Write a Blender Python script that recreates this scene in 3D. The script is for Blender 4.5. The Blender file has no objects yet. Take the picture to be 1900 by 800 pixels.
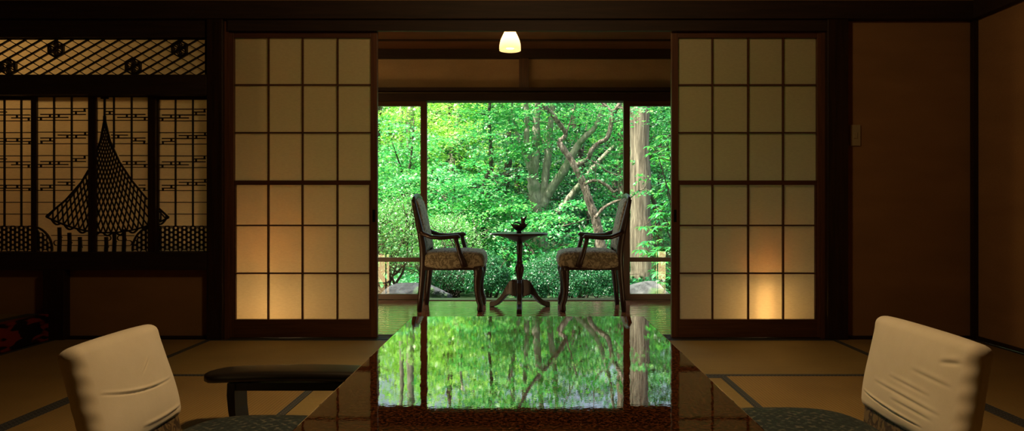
import bpy, bmesh, math, random
import numpy as np
from mathutils import Vector, Matrix

sc = bpy.context.scene
col = sc.collection
rng = np.random.default_rng(11)
random.seed(5)
PI = math.pi

# ------------------------------------------------------------------ camera
CAMH, F, VX, VY = 0.84, 1230.0, 978.0, 385.0
cam = bpy.data.cameras.new('camera')
camo = bpy.data.objects.new('camera', cam)
col.objects.link(camo)
camo.location = (0, 0, CAMH)
camo.rotation_euler = (PI / 2, 0, 0)
cam.sensor_width = 36.0
cam.sensor_fit = 'HORIZONTAL'
cam.lens = F / 1900 * 36
cam.shift_x = -(VX - 950) / 1900
cam.shift_y = (VY - 400) / 1900
cam.clip_start = 0.02
cam.clip_end = 300
sc.camera = camo

# ------------------------------------------------------------------ colour management
sc.view_settings.view_transform = 'Standard'
sc.view_settings.look = 'None'
sc.view_settings.gamma = 1
sc.view_settings.use_curve_mapping = False
sc.view_settings.exposure = 0.0
try:
    sc.cycles.use_denoising = True
    sc.cycles.max_bounces = 10
    sc.cycles.transparent_max_bounces = 16
    sc.cycles.caustics_reflective = False
    sc.cycles.caustics_refractive = False
    sc.cycles.sample_clamp_indirect = 6.0
except Exception:
    pass

# ------------------------------------------------------------------ sky, sun, room lamp, added fill
SUN_EL, SUN_AZ = math.radians(66), math.radians(236)      # azimuth clockwise from +Y
w = bpy.data.worlds.new('sky'); sc.world = w
w.use_nodes = True
wn = w.node_tree.nodes; wl = w.node_tree.links
sky = wn.new('ShaderNodeTexSky'); sky.sky_type = 'NISHITA'
sky.sun_disc = False; sky.sun_elevation = SUN_EL; sky.sun_rotation = SUN_AZ
sky.air_density = 1.0; sky.dust_density = 5.0
bg = wn['Background']; bg.inputs['Strength'].default_value = 0.52
tint = wn.new('ShaderNodeMix'); tint.data_type = 'RGBA'; tint.blend_type = 'MULTIPLY'; tint.inputs[0].default_value = 1.0
tint.inputs[7].default_value = (1.14, 1.08, .90, 1)       # hazy summer sky
wl.new(sky.outputs[0], tint.inputs[6]); wl.new(tint.outputs[2], bg.inputs['Color'])

def light(name, kind, loc, energy, color, rot=(0, 0, 0), **kw):
    l = bpy.data.lights.new(name, kind); l.energy = energy; l.color = color
    for k, v in kw.items(): setattr(l, k, v)
    o = bpy.data.objects.new(name, l); o.location = loc; o.rotation_euler = rot
    col.objects.link(o)
    return o
sd = Vector((math.sin(SUN_AZ) * math.cos(SUN_EL), math.cos(SUN_AZ) * math.cos(SUN_EL), math.sin(SUN_EL)))
so = light('sun', 'SUN', (0, 0, 12), 15, (1.0, 0.95, 0.82), angle=0.0093)
so.rotation_euler = sd.to_track_quat('Z', 'Y').to_euler()
ROOM_LAMP = (0.0, 2.35, 2.40)
light('room_lamp_downlight', 'SPOT', ROOM_LAMP, 98, (1.0, 0.62, 0.28), spot_size=math.radians(104), spot_blend=0.85, shadow_soft_size=0.14)
light('room_fill_light', 'POINT', ROOM_LAMP, 32, (1.0, 0.66, 0.30), shadow_soft_size=0.14)  # added ambient fill placed at the lamp, lifts the dim walls

# ------------------------------------------------------------------ materials
def mat(name, color=(.5, .5, .5), rough=.6, **kw):
    m = bpy.data.materials.new(name); m.use_nodes = True
    b = m.node_tree.nodes['Principled BSDF']
    b.inputs['Base Color'].default_value = (*color, 1)
    b.inputs['Roughness'].default_value = rough
    for k, v in kw.items():
        b.inputs[k].default_value = v
    return m
class NT:
    def __init__(s, m):
        s.m = m; s.n = m.node_tree.nodes; s.l = m.node_tree.links
        s.b = s.n.get('Principled BSDF'); s.out = s.n['Material Output']
    def add(s, t, **kw):
        n = s.n.new(t)
        for k, v in kw.items():
            if k in n.inputs.keys(): n.inputs[k].default_value = v
            else: setattr(n, k, v)
        return n
    def link(s, a, b): s.l.new(a, b)
    def coords(s, scale=(1, 1, 1), rot=(0, 0, 0), space='Object'):
        tc = s.add('ShaderNodeTexCoord'); mp = s.add('ShaderNodeMapping')
        mp.inputs['Scale'].default_value = scale; mp.inputs['Rotation'].default_value = rot
        s.link(tc.outputs[space], mp.inputs[0]); return mp.outputs[0]
    def noise(s, vec, scale, detail=3, rough=.55, dist=0.0):
        n = s.add('ShaderNodeTexNoise'); n.inputs['Scale'].default_value = scale
        n.inputs['Detail'].default_value = detail; n.inputs['Roughness'].default_value = rough
        n.inputs['Distortion'].default_value = dist
        s.link(vec, n.inputs['Vector']); return n.outputs['Fac']
    def ramp(s, fac, stops, interp='LINEAR'):
        r = s.add('ShaderNodeValToRGB'); cr = r.color_ramp; cr.interpolation = interp
        while len(cr.elements) < len(stops): cr.elements.new(.5)
        for e, (p, c) in zip(cr.elements, stops):
            e.position = p; e.color = (*c, 1) if len(c) == 3 else c
        s.link(fac, r.inputs[0]); return r.outputs[0]
    def bump(s, h, strength=.2, dist=.01):
        b = s.add('ShaderNodeBump'); b.inputs['Strength'].default_value = strength
        b.inputs['Distance'].default_value = dist
        s.link(h, b.inputs['Height']); return b.outputs[0]
    def math(s, op, a, b=None):
        n = s.add('ShaderNodeMath', operation=op)
        for i, v in enumerate((a, b)):
            if v is None: continue
            if isinstance(v, (int, float)): n.inputs[i].default_value = v
            else: s.link(v, n.inputs[i])
        return n.outputs[0]
    def sep(s, vec):
        n = s.add('ShaderNodeSeparateXYZ'); s.link(vec, n.inputs[0]); return n.outputs

def wood(name, c1, c2, axis='x', rough=.45, coat=0.0, scale=1.0):
    m = mat(name, c1, rough); t = NT(m)
    sc3 = {'x': (1.2, 22, 22), 'y': (22, 1.2, 22), 'z': (22, 22, 1.2)}[axis]
    v = t.coords(tuple(q * scale for q in sc3))
    n = t.noise(v, 2.2, 4, .6, .6)
    t.link(t.ramp(n, [(.3, c1), (.7, c2)]), t.b.inputs['Base Color'])
    t.link(t.bump(n, .12, .004), t.b.inputs['Normal'])
    t.b.inputs['Coat Weight'].default_value = coat
    t.b.inputs['Coat Roughness'].default_value = .12
    return m
def plaster(name, c1, c2, scale=180):
    m = mat(name, c1, .95); t = NT(m)
    v = t.coords((1, 1, 3.0))
    n = t.noise(v, scale, 3, .7)
    n2 = t.noise(v, 2.3, 2)
    t.link(t.ramp(t.math('MULTIPLY', n, t.math('ADD', n2, .5)), [(.3, c1), (.7, c2)]), t.b.inputs['Base Color'])
    t.link(t.bump(n, .35, .003), t.b.inputs['Normal'])
    return m
M = {}
M['dark_x'] = wood('dark_timber_x', (.014, .006, .003), (.034, .015, .007), 'x', .7)
M['dark_z'] = wood('dark_timber_z', (.012, .006, .003), (.035, .015, .007), 'z')
M['shoji_z'] = wood('screen_timber_z', (.075, .028, .011), (.15, .058, .022), 'z', .5)
M['shoji_x'] = wood('screen_timber_x', (.06, .022, .009), (.12, .045, .018), 'x', .5)
M['door_z'] = wood('door_timber_z', (.06, .026, .012), (.12, .05, .022), 'z', .4)
M['door_x'] = wood('door_timber_x', (.06, .026, .012), (.12, .05, .022), 'x', .4)
M['ceil'] = wood('ceiling_board', (.10, .045, .018), (.19, .09, .036), 'x', .55)
M['lattice'] = mat('black_lattice', (.012, .007, .005), .5)
M['furn'] = wood('mahogany', (.013, .005, .0035), (.034, .012, .007), 'z', .42, .12)
M['lacquer'] = mat('black_lacquer', (.010, .008, .006), .4)
M['wall'] = plaster('earthen_wall', (.27, .145, .058), (.38, .21, .09))
M['wall_pale'] = plaster('pale_wall', (.36, .27, .15), (.5, .38, .22))
M['plate'] = mat('cream_plastic', (.42, .34, .2), .4)
M['metal'] = mat('dark_metal', (.02, .017, .014), .35, Metallic=.8)

def paper():
    m = bpy.data.materials.new('washi_paper'); m.use_nodes = True; t = NT(m)
    t.n.remove(t.b)
    v = t.coords((40, 40, 160)); n = t.noise(v, 1.0, 4, .7)
    c = t.ramp(n, [(.3, (.76, .67, .50)), (.7, (.86, .77, .59))])
    d = t.add('ShaderNodeBsdfDiffuse'); tr = t.add('ShaderNodeBsdfTranslucent')
    t.link(c, d.inputs[0]); t.link(c, tr.inputs[0])
    mx = t.add('ShaderNodeMixShader'); mx.inputs[0].default_value = .55
    t.link(d.outputs[0], mx.inputs[1]); t.link(tr.outputs[0], mx.inputs[2])
    t.link(mx.outputs[0], t.out.inputs[0]); return m
M['paper'] = paper()

def glass():
    m = bpy.data.materials.new('window_glass'); m.use_nodes = True; t = NT(m)
    t.n.remove(t.b)
    g = t.add('ShaderNodeBsdfGlossy'); g.inputs['Roughness'].default_value = 0.0
    tr = t.add('ShaderNodeBsdfTransparent'); tr.inputs[0].default_value = (.95, .975, .96, 1)
    fr = t.add('ShaderNodeFresnel'); fr.inputs[0].default_value = 1.45
    mx = t.add('ShaderNodeMixShader')
    t.link(fr.outputs[0], mx.inputs[0]); t.link(tr.outputs[0], mx.inputs[1]); t.link(g.outputs[0], mx.inputs[2])
    t.link(mx.outputs[0], t.out.inputs[0]); return m
M['glass'] = glass()

def tatami(name, c1, c2, axis):
    m = mat(name, c1, .7); t = NT(m)
    v = t.coords()
    x = t.sep(v)
    a, b = (x[1], x[0]) if axis == 'x' else (x[0], x[1])
    rib = t.math('SINE', t.math('MULTIPLY', a, 2 * PI / .015))
    v2 = t.coords((60, 700, 1) if axis == 'y' else (700, 60, 1))
    n = t.noise(v2, 1.0, 2)
    n3 = t.noise(t.coords(), 3.0, 2)
    f = t.math('ADD', t.math('MULTIPLY', rib, .10), t.math('ADD', t.math('MULTIPLY', n, .6), t.math('MULTIPLY', n3, .4)))
    t.link(t.ramp(f, [(.3, c1), (.72, c2)]), t.b.inputs['Base Color'])
    t.link(t.bump(rib, .35, .0012), t.b.inputs['Normal'])
    return m
M['tat_x'] = tatami('rush_weave_x', (.19, .135, .045), (.33, .24, .08), 'x')
M['tat_y'] = tatami('rush_weave_y', (.20, .13, .04), (.34, .225, .072), 'y')
def heri(axis):
    m = mat('brocade_border_' + axis, (.02, .025, .03), .7); t = NT(m)
    x = t.sep(t.coords()); a, b = (x[0], x[1]) if axis == 'x' else (x[1], x[0])
    p = t.math('ABSOLUTE', t.math('SINE', t.math('MULTIPLY', a, PI / .019)))
    q = t.math('ABSOLUTE', t.math('SINE', t.math('MULTIPLY', b, PI / .03)))
    r = t.math('ABSOLUTE', t.math('SUBTRACT', t.math('MULTIPLY', p, q), .45))
    t.link(t.ramp(r, [(.0, (.12, .13, .13)), (.14, (.10, .11, .11)), (.2, (.018, .022, .028))]), t.b.inputs['Base Color'])
    return m
M['heri_x'] = heri('x'); M['heri_y'] = heri('y')

def tabletop():
    m = mat('polished_burl', (.06, .02, .01), .015, IOR=1.62); t = NT(m)
    v = t.coords((1.0, 1.0, 1.0))
    n = t.noise(v, 120, 4, .65, .3); n2 = t.noise(v, 240, 2)
    c = t.ramp(t.math('ADD', t.math('MULTIPLY', n, .8), t.math('MULTIPLY', n2, .2)),
               [(.43, (.003, .002, .0015)), (.49, (.022, .007, .0025)), (.56, (.085, .024, .007)), (.70, (.12, .05, .018))])
    t.link(c, t.b.inputs['Base Color'])
    w1 = t.noise(t.coords((22, 5, 1)), 1.0, 2); w2 = t.noise(t.coords((70, 100, 1)), 1.0, 2)
    bp = t.bump(t.math('ADD', w1, t.math('MULTIPLY', w2, .20)), 1.0, .00013)
    t.link(bp, t.b.inputs['Normal'])
    t.b.inputs['Coat Weight'].default_value = .4; t.b.inputs['Coat Roughness'].default_value = .01
    t.b.inputs['Coat IOR'].default_value = 1.5
    t.link(bp, t.b.inputs['Coat Normal'])
    return m
M['table'] = tabletop()

def vfloor():
    m = mat('polished_floorboards', (.10, .035, .016), .035, IOR=1.45); t = NT(m)
    x = t.sep(t.coords())
    s = t.math('FRACT', t.math('DIVIDE', x[1], .09))
    seam = t.math('LESS_THAN', t.math('ABSOLUTE', t.math('SUBTRACT', s, .5)), .47)
    v = t.coords((1.5, 30, 1)); n = t.noise(v, 2, 4)
    c = t.ramp(n, [(.3, (.27, .115, .065)), (.7, (.44, .20, .115))])
    mx = t.add('ShaderNodeMix', data_type='RGBA'); t.link(seam, mx.inputs[0])
    mx.inputs[6].default_value = (.02, .008, .004, 1); t.link(c, mx.inputs[7])
    t.link(mx.outputs[2], t.b.inputs['Base Color'])
    cup = t.math('POWER', t.math('SUBTRACT', s, .5), 2.0)
    w1 = t.noise(t.coords((5, 45, 1)), 1.0, 2); w2 = t.noise(t.coords((26, 6, 1)), 1.0, 2)
    h = t.math('ADD', t.math('MULTIPLY', cup, 3.2), t.math('ADD', t.math('MULTIPLY', w1, .9), t.math('MULTIPLY', w2, .5)))
    bp = t.bump(h, 1.0, .0011)
    t.link(bp, t.b.inputs['Normal']); t.link(bp, t.b.inputs['Coat Normal'])
    t.b.inputs['Coat Weight'].default_value = .22; t.b.inputs['Coat Roughness'].default_value = .025
    return m
M['vfloor'] = vfloor()

def cloth(name, c1, c2, scale=600, rough=.9):
    m = mat(name, c1, rough); t = NT(m)
    n = t.noise(t.coords(), scale, 2, .6); n2 = t.noise(t.coords(), 9, 3)
    t.link(t.ramp(t.math('ADD', t.math('MULTIPLY', n, .5), t.math('MULTIPLY', n2, .5)), [(.35, c1), (.65, c2)]), t.b.inputs['Base Color'])
    t.link(t.bump(n, .15, .001), t.b.inputs['Normal'])
    t.b.inputs['Sheen Weight'].default_value = .15
    return m
M['cover'] = cloth('white_cotton', (.70, .64, .50), (.80, .74, .60))
def damask(name, c1, c2, scale, bumps=.3):
    m = mat(name, c1, .75); t = NT(m)
    n = t.noise(t.coords((1, 1, .8)), scale, 1.5, .4, 2.2)
    t.link(t.ramp(n, [(.44, c1), (.53, c2)]), t.b.inputs['Base Color'])
    t.link(t.bump(n, bumps, .006), t.b.inputs['Normal'])
    return m
M['seat'] = damask('damask_upholstery', (.17, .145, .095), (.38, .345, .25), 26)
M['brocade'] = damask('brown_brocade', (.05, .03, .015), (.16, .11, .05), 30)
def zabuton():
    m = mat('dark_kasuri_cloth', (.02, .03, .03), .85); t = NT(m)
    x = t.sep(t.coords())
    def cells(k, off):
        vv = t.add('ShaderNodeVectorMath', operation='MULTIPLY'); t.link(t.coords(), vv.inputs[0]); vv.inputs[1].default_value = (k, k, 0)
        fl = t.add('ShaderNodeVectorMath', operation='FLOOR'); t.link(vv.outputs[0], fl.inputs[0])
        wnz = t.add('ShaderNodeTexWhiteNoise'); t.link(fl.outputs[0], wnz.inputs[0]); return wnz.outputs[0]
    px = t.math('PINGPONG', t.math('MULTIPLY', x[0], 45), 1.0); py = t.math('PINGPONG', t.math('MULTIPLY', x[1], 45), 1.0)
    cr = t.math('LESS_THAN', t.math('ABSOLUTE', t.math('SUBTRACT', px, py)), .3)
    f = t.math('ADD', t.math('MULTIPLY', cells(90, 0), .6), t.math('MULTIPLY', cr, .35))
    t.link(t.ramp(f, [(.40, (.006, .014, .015)), (.68, (.016, .032, .032)), (.9, (.085, .085, .065))]), t.b.inputs['Base Color'])
    return m
M['zab'] = zabuton()

def bark(name, c1, c2, c3, sc3=(14, 14, 2.5), moss=None):
    m = mat(name, c1, .95); t = NT(m)
    n = t.noise(t.coords(sc3), 1.6, 5, .65, .25)
    c = t.ramp(n, [(.32, c1), (.5, c2), (.7, c3)])
    if moss:
        g = t.noise(t.coords(), 3.5, 3)
        mx = t.add('ShaderNodeMix', data_type='RGBA'); t.link(t.ramp(g, [(.5, (0, 0, 0)), (.68, (1, 1, 1))]), mx.inputs[0])
        t.link(c, mx.inputs[6]); mx.inputs[7].default_value = (*moss, 1); c = mx.outputs[2]
    t.link(c, t.b.inputs['Base Color']); t.link(t.bump(n, .8, .03), t.b.inputs['Normal'])
    return m
M['cedar'] = bark('cedar_bark', (.07, .055, .038), (.19, .155, .11), (.44, .37, .27), (22, 22, .7))
M['gnarl'] = bark('gnarled_bark', (.05, .04, .03), (.20, .165, .12), (.48, .42, .33), (16, 16, 7))
M['smooth'] = bark('grey_bark', (.13, .125, .09), (.27, .26, .19), (.46, .44, .33), (8, 8, 3), (.10, .16, .07))
M['twig'] = bark('twig_bark', (.025, .018, .014), (.07, .055, .04), (.16, .13, .10), (10, 10, 6))
def rockm(name, c1, c2, c3):
    m = mat(name, c1, .9); t = NT(m)
    n = t.noise(t.coords(), 5, 6, .65, .4); g = t.noise(t.coords(), 2.2, 3)
    c = t.ramp(n, [(.35, c1), (.5, c2), (.68, c3)])
    mx = t.add('ShaderNodeMix', data_type='RGBA'); t.link(t.ramp(g, [(.56, (0, 0, 0)), (.64, (1, 1, 1))]), mx.inputs[0])
    t.link(c, mx.inputs[6]); mx.inputs[7].default_value = (.06, .13, .04, 1)
    t.link(mx.outputs[2], t.b.inputs['Base Color']); t.link(t.bump(n, .7, .03), t.b.inputs['Normal']); return m
M['rock'] = rockm('grey_rock', (.011, .0135, .018), (.026, .031, .039), (.055, .062, .075))
M['rock2'] = rockm('pale_rock', (.03, .034, .037), (.075, .082, .088), (.16, .168, .17))

def leafmat(name, cols, trans, gloss=.05, tmix=.5, rough=.4):
    m = bpy.data.materials.new(name); m.use_nodes = True; t = NT(m); t.n.remove(t.b)
    geo = t.add('ShaderNodeNewGeometry')
    n = t.noise(t.coords(), .9, 2)
    f = t.math('ADD', t.math('MULTIPLY', geo.outputs['Random Per Island'], .65), t.math('MULTIPLY', n, .35))
    c = t.ramp(f, [(.15 + .7 * i / (len(cols) - 1), q) for i, q in enumerate(cols)])
    ct = t.ramp(f, [(.15 + .7 * i / (len(trans) - 1), q) for i, q in enumerate(trans)])
    d = t.add('ShaderNodeBsdfDiffuse'); tr = t.add('ShaderNodeBsdfTranslucent'); g = t.add('ShaderNodeBsdfGlossy')
    g.inputs['Roughness'].default_value = rough; g.inputs[0].default_value = (1, 1, 1, 1)
    t.link(c, d.inputs[0]); t.link(ct, tr.inputs[0])
    mx = t.add('ShaderNodeMixShader'); mx.inputs[0].default_value = tmix
    t.link(d.outputs[0], mx.inputs[1]); t.link(tr.outputs[0], mx.inputs[2])
    m2 = t.add('ShaderNodeMixShader'); m2.inputs[0].default_value = gloss
    t.link(mx.outputs[0], m2.inputs[1]); t.link(g.outputs[0], m2.inputs[2])
    t.link(m2.outputs[0], t.out.inputs[0]); return m
M['maple'] = leafmat('maple_leaf', [(.010, .15, .045), (.022, .30, .085), (.07, .45, .13), (.32, .68, .28)],
                     [(.035, .32, .06), (.07, .52, .09), (.18, .68, .12), (.45, .85, .28)], .04)
M['maple2'] = leafmat('yellow_green_leaf', [(.06, .26, .03), (.14, .46, .05), (.30, .62, .10), (.55, .80, .30)],
                      [(.14, .50, .03), (.26, .70, .05), (.42, .82, .1), (.6, .92, .3)], .05)
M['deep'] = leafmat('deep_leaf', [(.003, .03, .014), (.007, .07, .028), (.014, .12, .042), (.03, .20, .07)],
                    [(.008, .08, .02), (.016, .15, .03), (.03, .22, .045), (.06, .30, .06)], .05, .35)  # dark leaf greens, also standing in for shaded gaps in the wood
M['low'] = leafmat('undergrowth_leaf', [(.006, .07, .028), (.014, .16, .055), (.03, .26, .085), (.10, .40, .15)],
                    [(.015, .15, .035), (.03, .27, .05), (.07, .4, .07), (.15, .5, .12)], .03, .4)
M['azalea'] = leafmat('azalea_leaf', [(.005, .045, .02), (.010, .085, .035), (.022, .15, .06), (.08, .30, .13)],
                      [(.03, .2, .04), (.05, .3, .06), (.08, .36, .07), (.1, .4, .1)], .035, .3, .35)
M['rhodo'] = leafmat('rhododendron_leaf', [(.012, .15, .05), (.026, .27, .085), (.05, .38, .12), (.11, .50, .18)],
                     [(.06, .36, .05), (.1, .5, .06), (.16, .6, .08), (.25, .7, .1)], .08, .4, .35)
M['palebush'] = leafmat('pale_shrub_leaf', [(.04, .20, .05), (.08, .32, .08), (.16, .44, .13), (.32, .56, .24)],
                        [(.08, .36, .05), (.14, .5, .07), (.22, .58, .1), (.3, .65, .15)], .07, .45)
def groundm():
    m = mat('forest_floor', (.05, .06, .02), .95); t = NT(m)
    n = t.noise(t.coords(), 1.4, 6, .7)
    t.link(t.ramp(n, [(.3, (.02, .017, .009)), (.5, (.018, .04, .012)), (.7, (.035, .085, .02))]), t.b.inputs['Base Color'])
    return m
M['ground'] = groundm()
def emit(name, color, strength):
    m = mat(name, color, .6)
    b = m.node_tree.nodes['Principled BSDF']
    b.inputs['Emission Color'].default_value = (*color, 1); b.inputs['Emission Strength'].default_value = strength
    return m

# ------------------------------------------------------------------ helpers
def P(x, y, D):
    return Vector(((x - VX) / F * D, D, CAMH - (y - VY) / F * D))
def tag(o, label=None, cat=None, group=None, kind=None):
    if label: o['label'] = label
    if cat: o['category'] = cat
    if group: o['group'] = group
    if kind: o['kind'] = kind
    return o
def empty(name, loc=(0, 0, 0), rz=0.0, label=None, cat=None, group=None, kind=None):
    o = bpy.data.objects.new(name, None); col.objects.link(o)
    o.location = loc; o.rotation_euler = (0, 0, rz); o.empty_display_size = .1
    return tag(o, label, cat, group, kind)
class MB:
    def __init__(s): s.v = []; s.f = []
    def quad_prism(s, ring0, ring1):
        a = len(s.v); n = len(ring0)
        s.v += [tuple(p) for p in ring0] + [tuple(p) for p in ring1]
        s.f.append(tuple(a + i for i in range(n))[::-1]); s.f.append(tuple(a + n + i for i in range(n)))
        for i in range(n):
            j = (i + 1) % n; s.f.append((a + i, a + j, a + n + j, a + n + i))
    def box(s, x0, x1, y0, y1, z0, z1):
        s.quad_prism([(x0, y0, z0), (x1, y0, z0), (x1, y1, z0), (x0, y1, z0)], [(x0, y0, z1), (x1, y0, z1), (x1, y1, z1), (x0, y1, z1)])
        return s
    def seg(s, p, q, wd, y0, y1):           # bar in an XZ plane, p,q = (x,z)
        dx, dz = q[0] - p[0], q[1] - p[1]; L = math.hypot(dx, dz)
        if L < 1e-6: return s
        nx, nz = -dz / L * wd / 2, dx / L * wd / 2
        r = [(p[0] - nx, p[1] - nz), (q[0] - nx, q[1] - nz), (q[0] + nx, q[1] + nz), (p[0] + nx, p[1] + nz)]
        s.quad_prism([(a, y0, b) for a, b in r], [(a, y1, b) for a, b in r]); return s
    def poly(s, pts, y0, y1):               # polygon in XZ extruded along Y
        s.quad_prism([(a, y0, b) for a, b in pts], [(a, y1, b) for a, b in pts]); return s
    def tube(s, pts, rad, n=8, squash=None, caps=True):
        pts = [Vector(p) for p in pts]
        if not hasattr(rad, '__len__'): rad = [rad] * len(pts)
        a = len(s.v); up = None
        for i, p in enumerate(pts):
            t = (pts[min(i + 1, len(pts) - 1)] - pts[max(i - 1, 0)]).normalized()
            if up is None:
                up = Vector((0, 1, 0)) if abs(t.y) < .9 else Vector((1, 0, 0))
            u = (up - t * up.dot(t)).normalized(); vv = t.cross(u); up = u
            for k in range(n):
                an = 2 * PI * k / n
                if squash == 'square':
                    c, si = math.cos(an + PI / n), math.sin(an + PI / n)
                    sc_ = 1 / max(abs(c), abs(si)) ** .8
                else: c, si, sc_ = math.cos(an), math.sin(an), 1
                r = rad[i]
                ru, rv = (r if not isinstance(r, tuple) else r[0]), (r if not isinstance(r, tuple) else r[1])
                s.v.append(tuple(p + u * (c * ru * sc_) + vv * (si * rv * sc_)))
        for i in range(len(pts) - 1):
            for k in range(n):
                j = (k + 1) % n
                s.f.append((a + i * n + k, a + i * n + j, a + (i + 1) * n + j, a + (i + 1) * n + k))
        if caps:
            s.f.append(tuple(a + k for k in range(n))[::-1]); b = a + (len(pts) - 1) * n
            s.f.append(tuple(b + k for k in range(n)))
        return s
    def lathe(s, prof, n=32, c=(0, 0), flute=None):  # prof: (r,z) list
        a = len(s.v)
        for r, z in prof:
            for k in range(n):
                an = 2 * PI * k / n; rr = r * (1 + (flute if flute and k % 2 else 0))
                s.v.append((c[0] + rr * math.cos(an), c[1] + rr * math.sin(an), z))
        for i in range(len(prof) - 1):
            for k in range(n):
                j = (k + 1) % n
                s.f.append((a + i * n + k, a + i * n + j, a + (i + 1) * n + j, a + (i + 1) * n + k))
        return s
    def cap(s, n, start):
        s.f.append(tuple(start + k for k in range(n))); return s
    def build(s, name, m, parent=None, smooth=False, bevel=0, subsurf=0, loc=None):
        me = bpy.data.meshes.new(name); me.from_pydata(s.v, [], s.f); me.materials.append(m); me.update()
        bm = bmesh.new(); bm.from_mesh(me); bmesh.ops.recalc_face_normals(bm, faces=bm.faces); bm.to_mesh(me); bm.free()
        if smooth: me.polygons.foreach_set('use_smooth', [True] * len(me.polygons))
        o = bpy.data.objects.new(name, me); col.objects.link(o)
        if parent: o.parent = parent
        if loc: o.location = loc
        if bevel:
            b = o.modifiers.new('bevel', 'BEVEL'); b.width = bevel; b.segments = 2; b.limit_method = 'ANGLE'
        if subsurf:
            q = o.modifiers.new('subsurf', 'SUBSURF'); q.levels = q.render_levels = subsurf
        return o
def struct(name, mb, m, label, cat, bevel=0):
    return tag(mb.build(name, m, bevel=bevel), label, cat, None, 'structure')
def box(x0, x1, y0, y1, z0, z1): return MB().box(x0, x1, y0, y1, z0, z1)

def rbox(hx, hy, hz, r, nx, ny, nz):
    """rounded box, subdivided; returns MB with welded verts"""
    b = MB(); idx = {}
    def put(p):
        q = [max(-(h - r), min(h - r, c)) for c, h in zip(p, (hx, hy, hz))]
        d = [a - c for a, c in zip(p, q)]; L = math.sqrt(sum(e * e for e in d))
        if L > 1e-9: p = [c + r * e / L for c, e in zip(q, d)]
        k = tuple(round(c, 5) for c in p)
        if k not in idx: idx[k] = len(b.v); b.v.append(tuple(p))
        return idx[k]
    H = (hx, hy, hz); N = (nx, ny, nz)
    def lin(h, n):
        inner = [-(h - r) + 2 * (h - r) * i / n for i in range(n + 1)]
        e = [-h, -h + .3 * r, -h + .65 * r]
        return e + inner + [h - .65 * r, h - .3 * r, h]
    G = [lin(h, n) for h, n in zip(H, N)]
    for ax in range(3):
        u, v = [(1, 2), (2, 0), (0, 1)][ax]
        for sgn in (-1, 1):
            ids = []
            for a in G[u]:
                row = []
                for c in G[v]:
                    p = [0, 0, 0]; p[ax] = sgn * H[ax]; p[u] = a; p[v] = c; row.append(put(p))
                ids.append(row)
            for i in range(len(ids) - 1):
                for j in range(len(ids[0]) - 1):
                    f = [ids[i][j], ids[i + 1][j], ids[i + 1][j + 1], ids[i][j + 1]]
                    g = []
                    for q in f:
                        if q not in g: g.append(q)
                    if len(g) >= 3: b.f.append(tuple(g))
    return b

def copy_tree(o, parent=None):
    c = o.copy(); col.objects.link(c); c.parent = parent
    for ch in list(o.children): copy_tree(ch, c)
    return c

# ================================================================== ROOM SHELL
WY = 4.25                     # plane of the screens
KZ0, KZ1 = 1.963, 2.136       # head beam
XL, XR = -4.25, 2.87
struct('floor', box(XL, XR, -1.7, WY + .12, -.12, -.055), M['dark_x'], 'boarded floor below the rush mats', 'floor')
struct('floor_veranda', box(XL, XR + .2, WY + .12, 6.12, -.10, -.002), M['vfloor'], 'polished wooden floorboards of the sunroom mirroring the garden', 'floor')
struct('ceiling', box(XL, XR + .2, -1.7, WY + .06, 2.56, 2.62), M['ceil'], 'wooden ceiling of the dark mat room', 'ceiling')
struct('ceiling_veranda', box(XL, XR + .2, WY + .10, 6.1, 2.27, 2.31), M['ceil'], 'boarded ceiling over the sunroom with the small lamp', 'ceiling')
struct('trim_1', box(XL, XR, 5.63, 5.65, 2.255, 2.27), M['dark_x'], 'thin batten across the sunroom ceiling', 'trim')
# head beam across the screen wall (deep beam + thinner grooved track below)
struct('trim_2', box(XL, XR, WY - .06, WY + .10, 2.035, 2.150), M['dark_x'], 'deep dark head beam above the paper screens', 'beam', .004)
kb = MB(); kb.box(-1.905, 1.905, WY - .035, WY - .010, 1.964, 2.035); kb.box(-1.905, 1.905, WY + .035, WY + .045, 1.99, 2.035); kb.box(-1.905, 1.905, WY + .085, WY + .10, 2.0, 2.035); kb.box(-1.905, 1.905, WY - .01, WY + .09, 2.012, 2.034)
struct('trim_3', kb, M['dark_x'], 'grooved wooden track above the two sliding paper screens', 'beam')
struct('wall_upper', box(XL, XR, WY, WY + .06, 2.150, 2.56), M['wall'], 'narrow band of earthen wall above the head beam', 'wall')
struct('trim_4', box(-2.032, -1.93, WY - .05, WY + .12, 0, 2.035), M['dark_z'], 'black timber post left of the left paper screen', 'post', .004)
struct('trim_5', box(-1.93, -1.905, WY - .02, WY + .10, 0, 2.035), M['shoji_z'], 'brown jamb strip beside the left paper screen', 'post')
struct('trim_6', box(1.905, 2.036, WY - .05, WY + .12, 0, 2.035), M['dark_z'], 'black timber post right of the right paper screen', 'post', .004)
struct('trim_7', box(1.880, 1.905, WY - .01, WY + .10, 0, 2.035), M['shoji_z'], 'brown jamb strip beside the right paper screen', 'post')
sb_ = MB(); sb_.box(-1.905, 1.875, WY - .03, WY + .12, -.055, .003)
for yy in (WY + .03, WY + .075): sb_.box(-1.905, 1.875, yy, yy + .006, .003, .006)
struct('trim_8', sb_, M['dark_x'], 'dark wooden sill track under the paper screens', 'sill')
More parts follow.
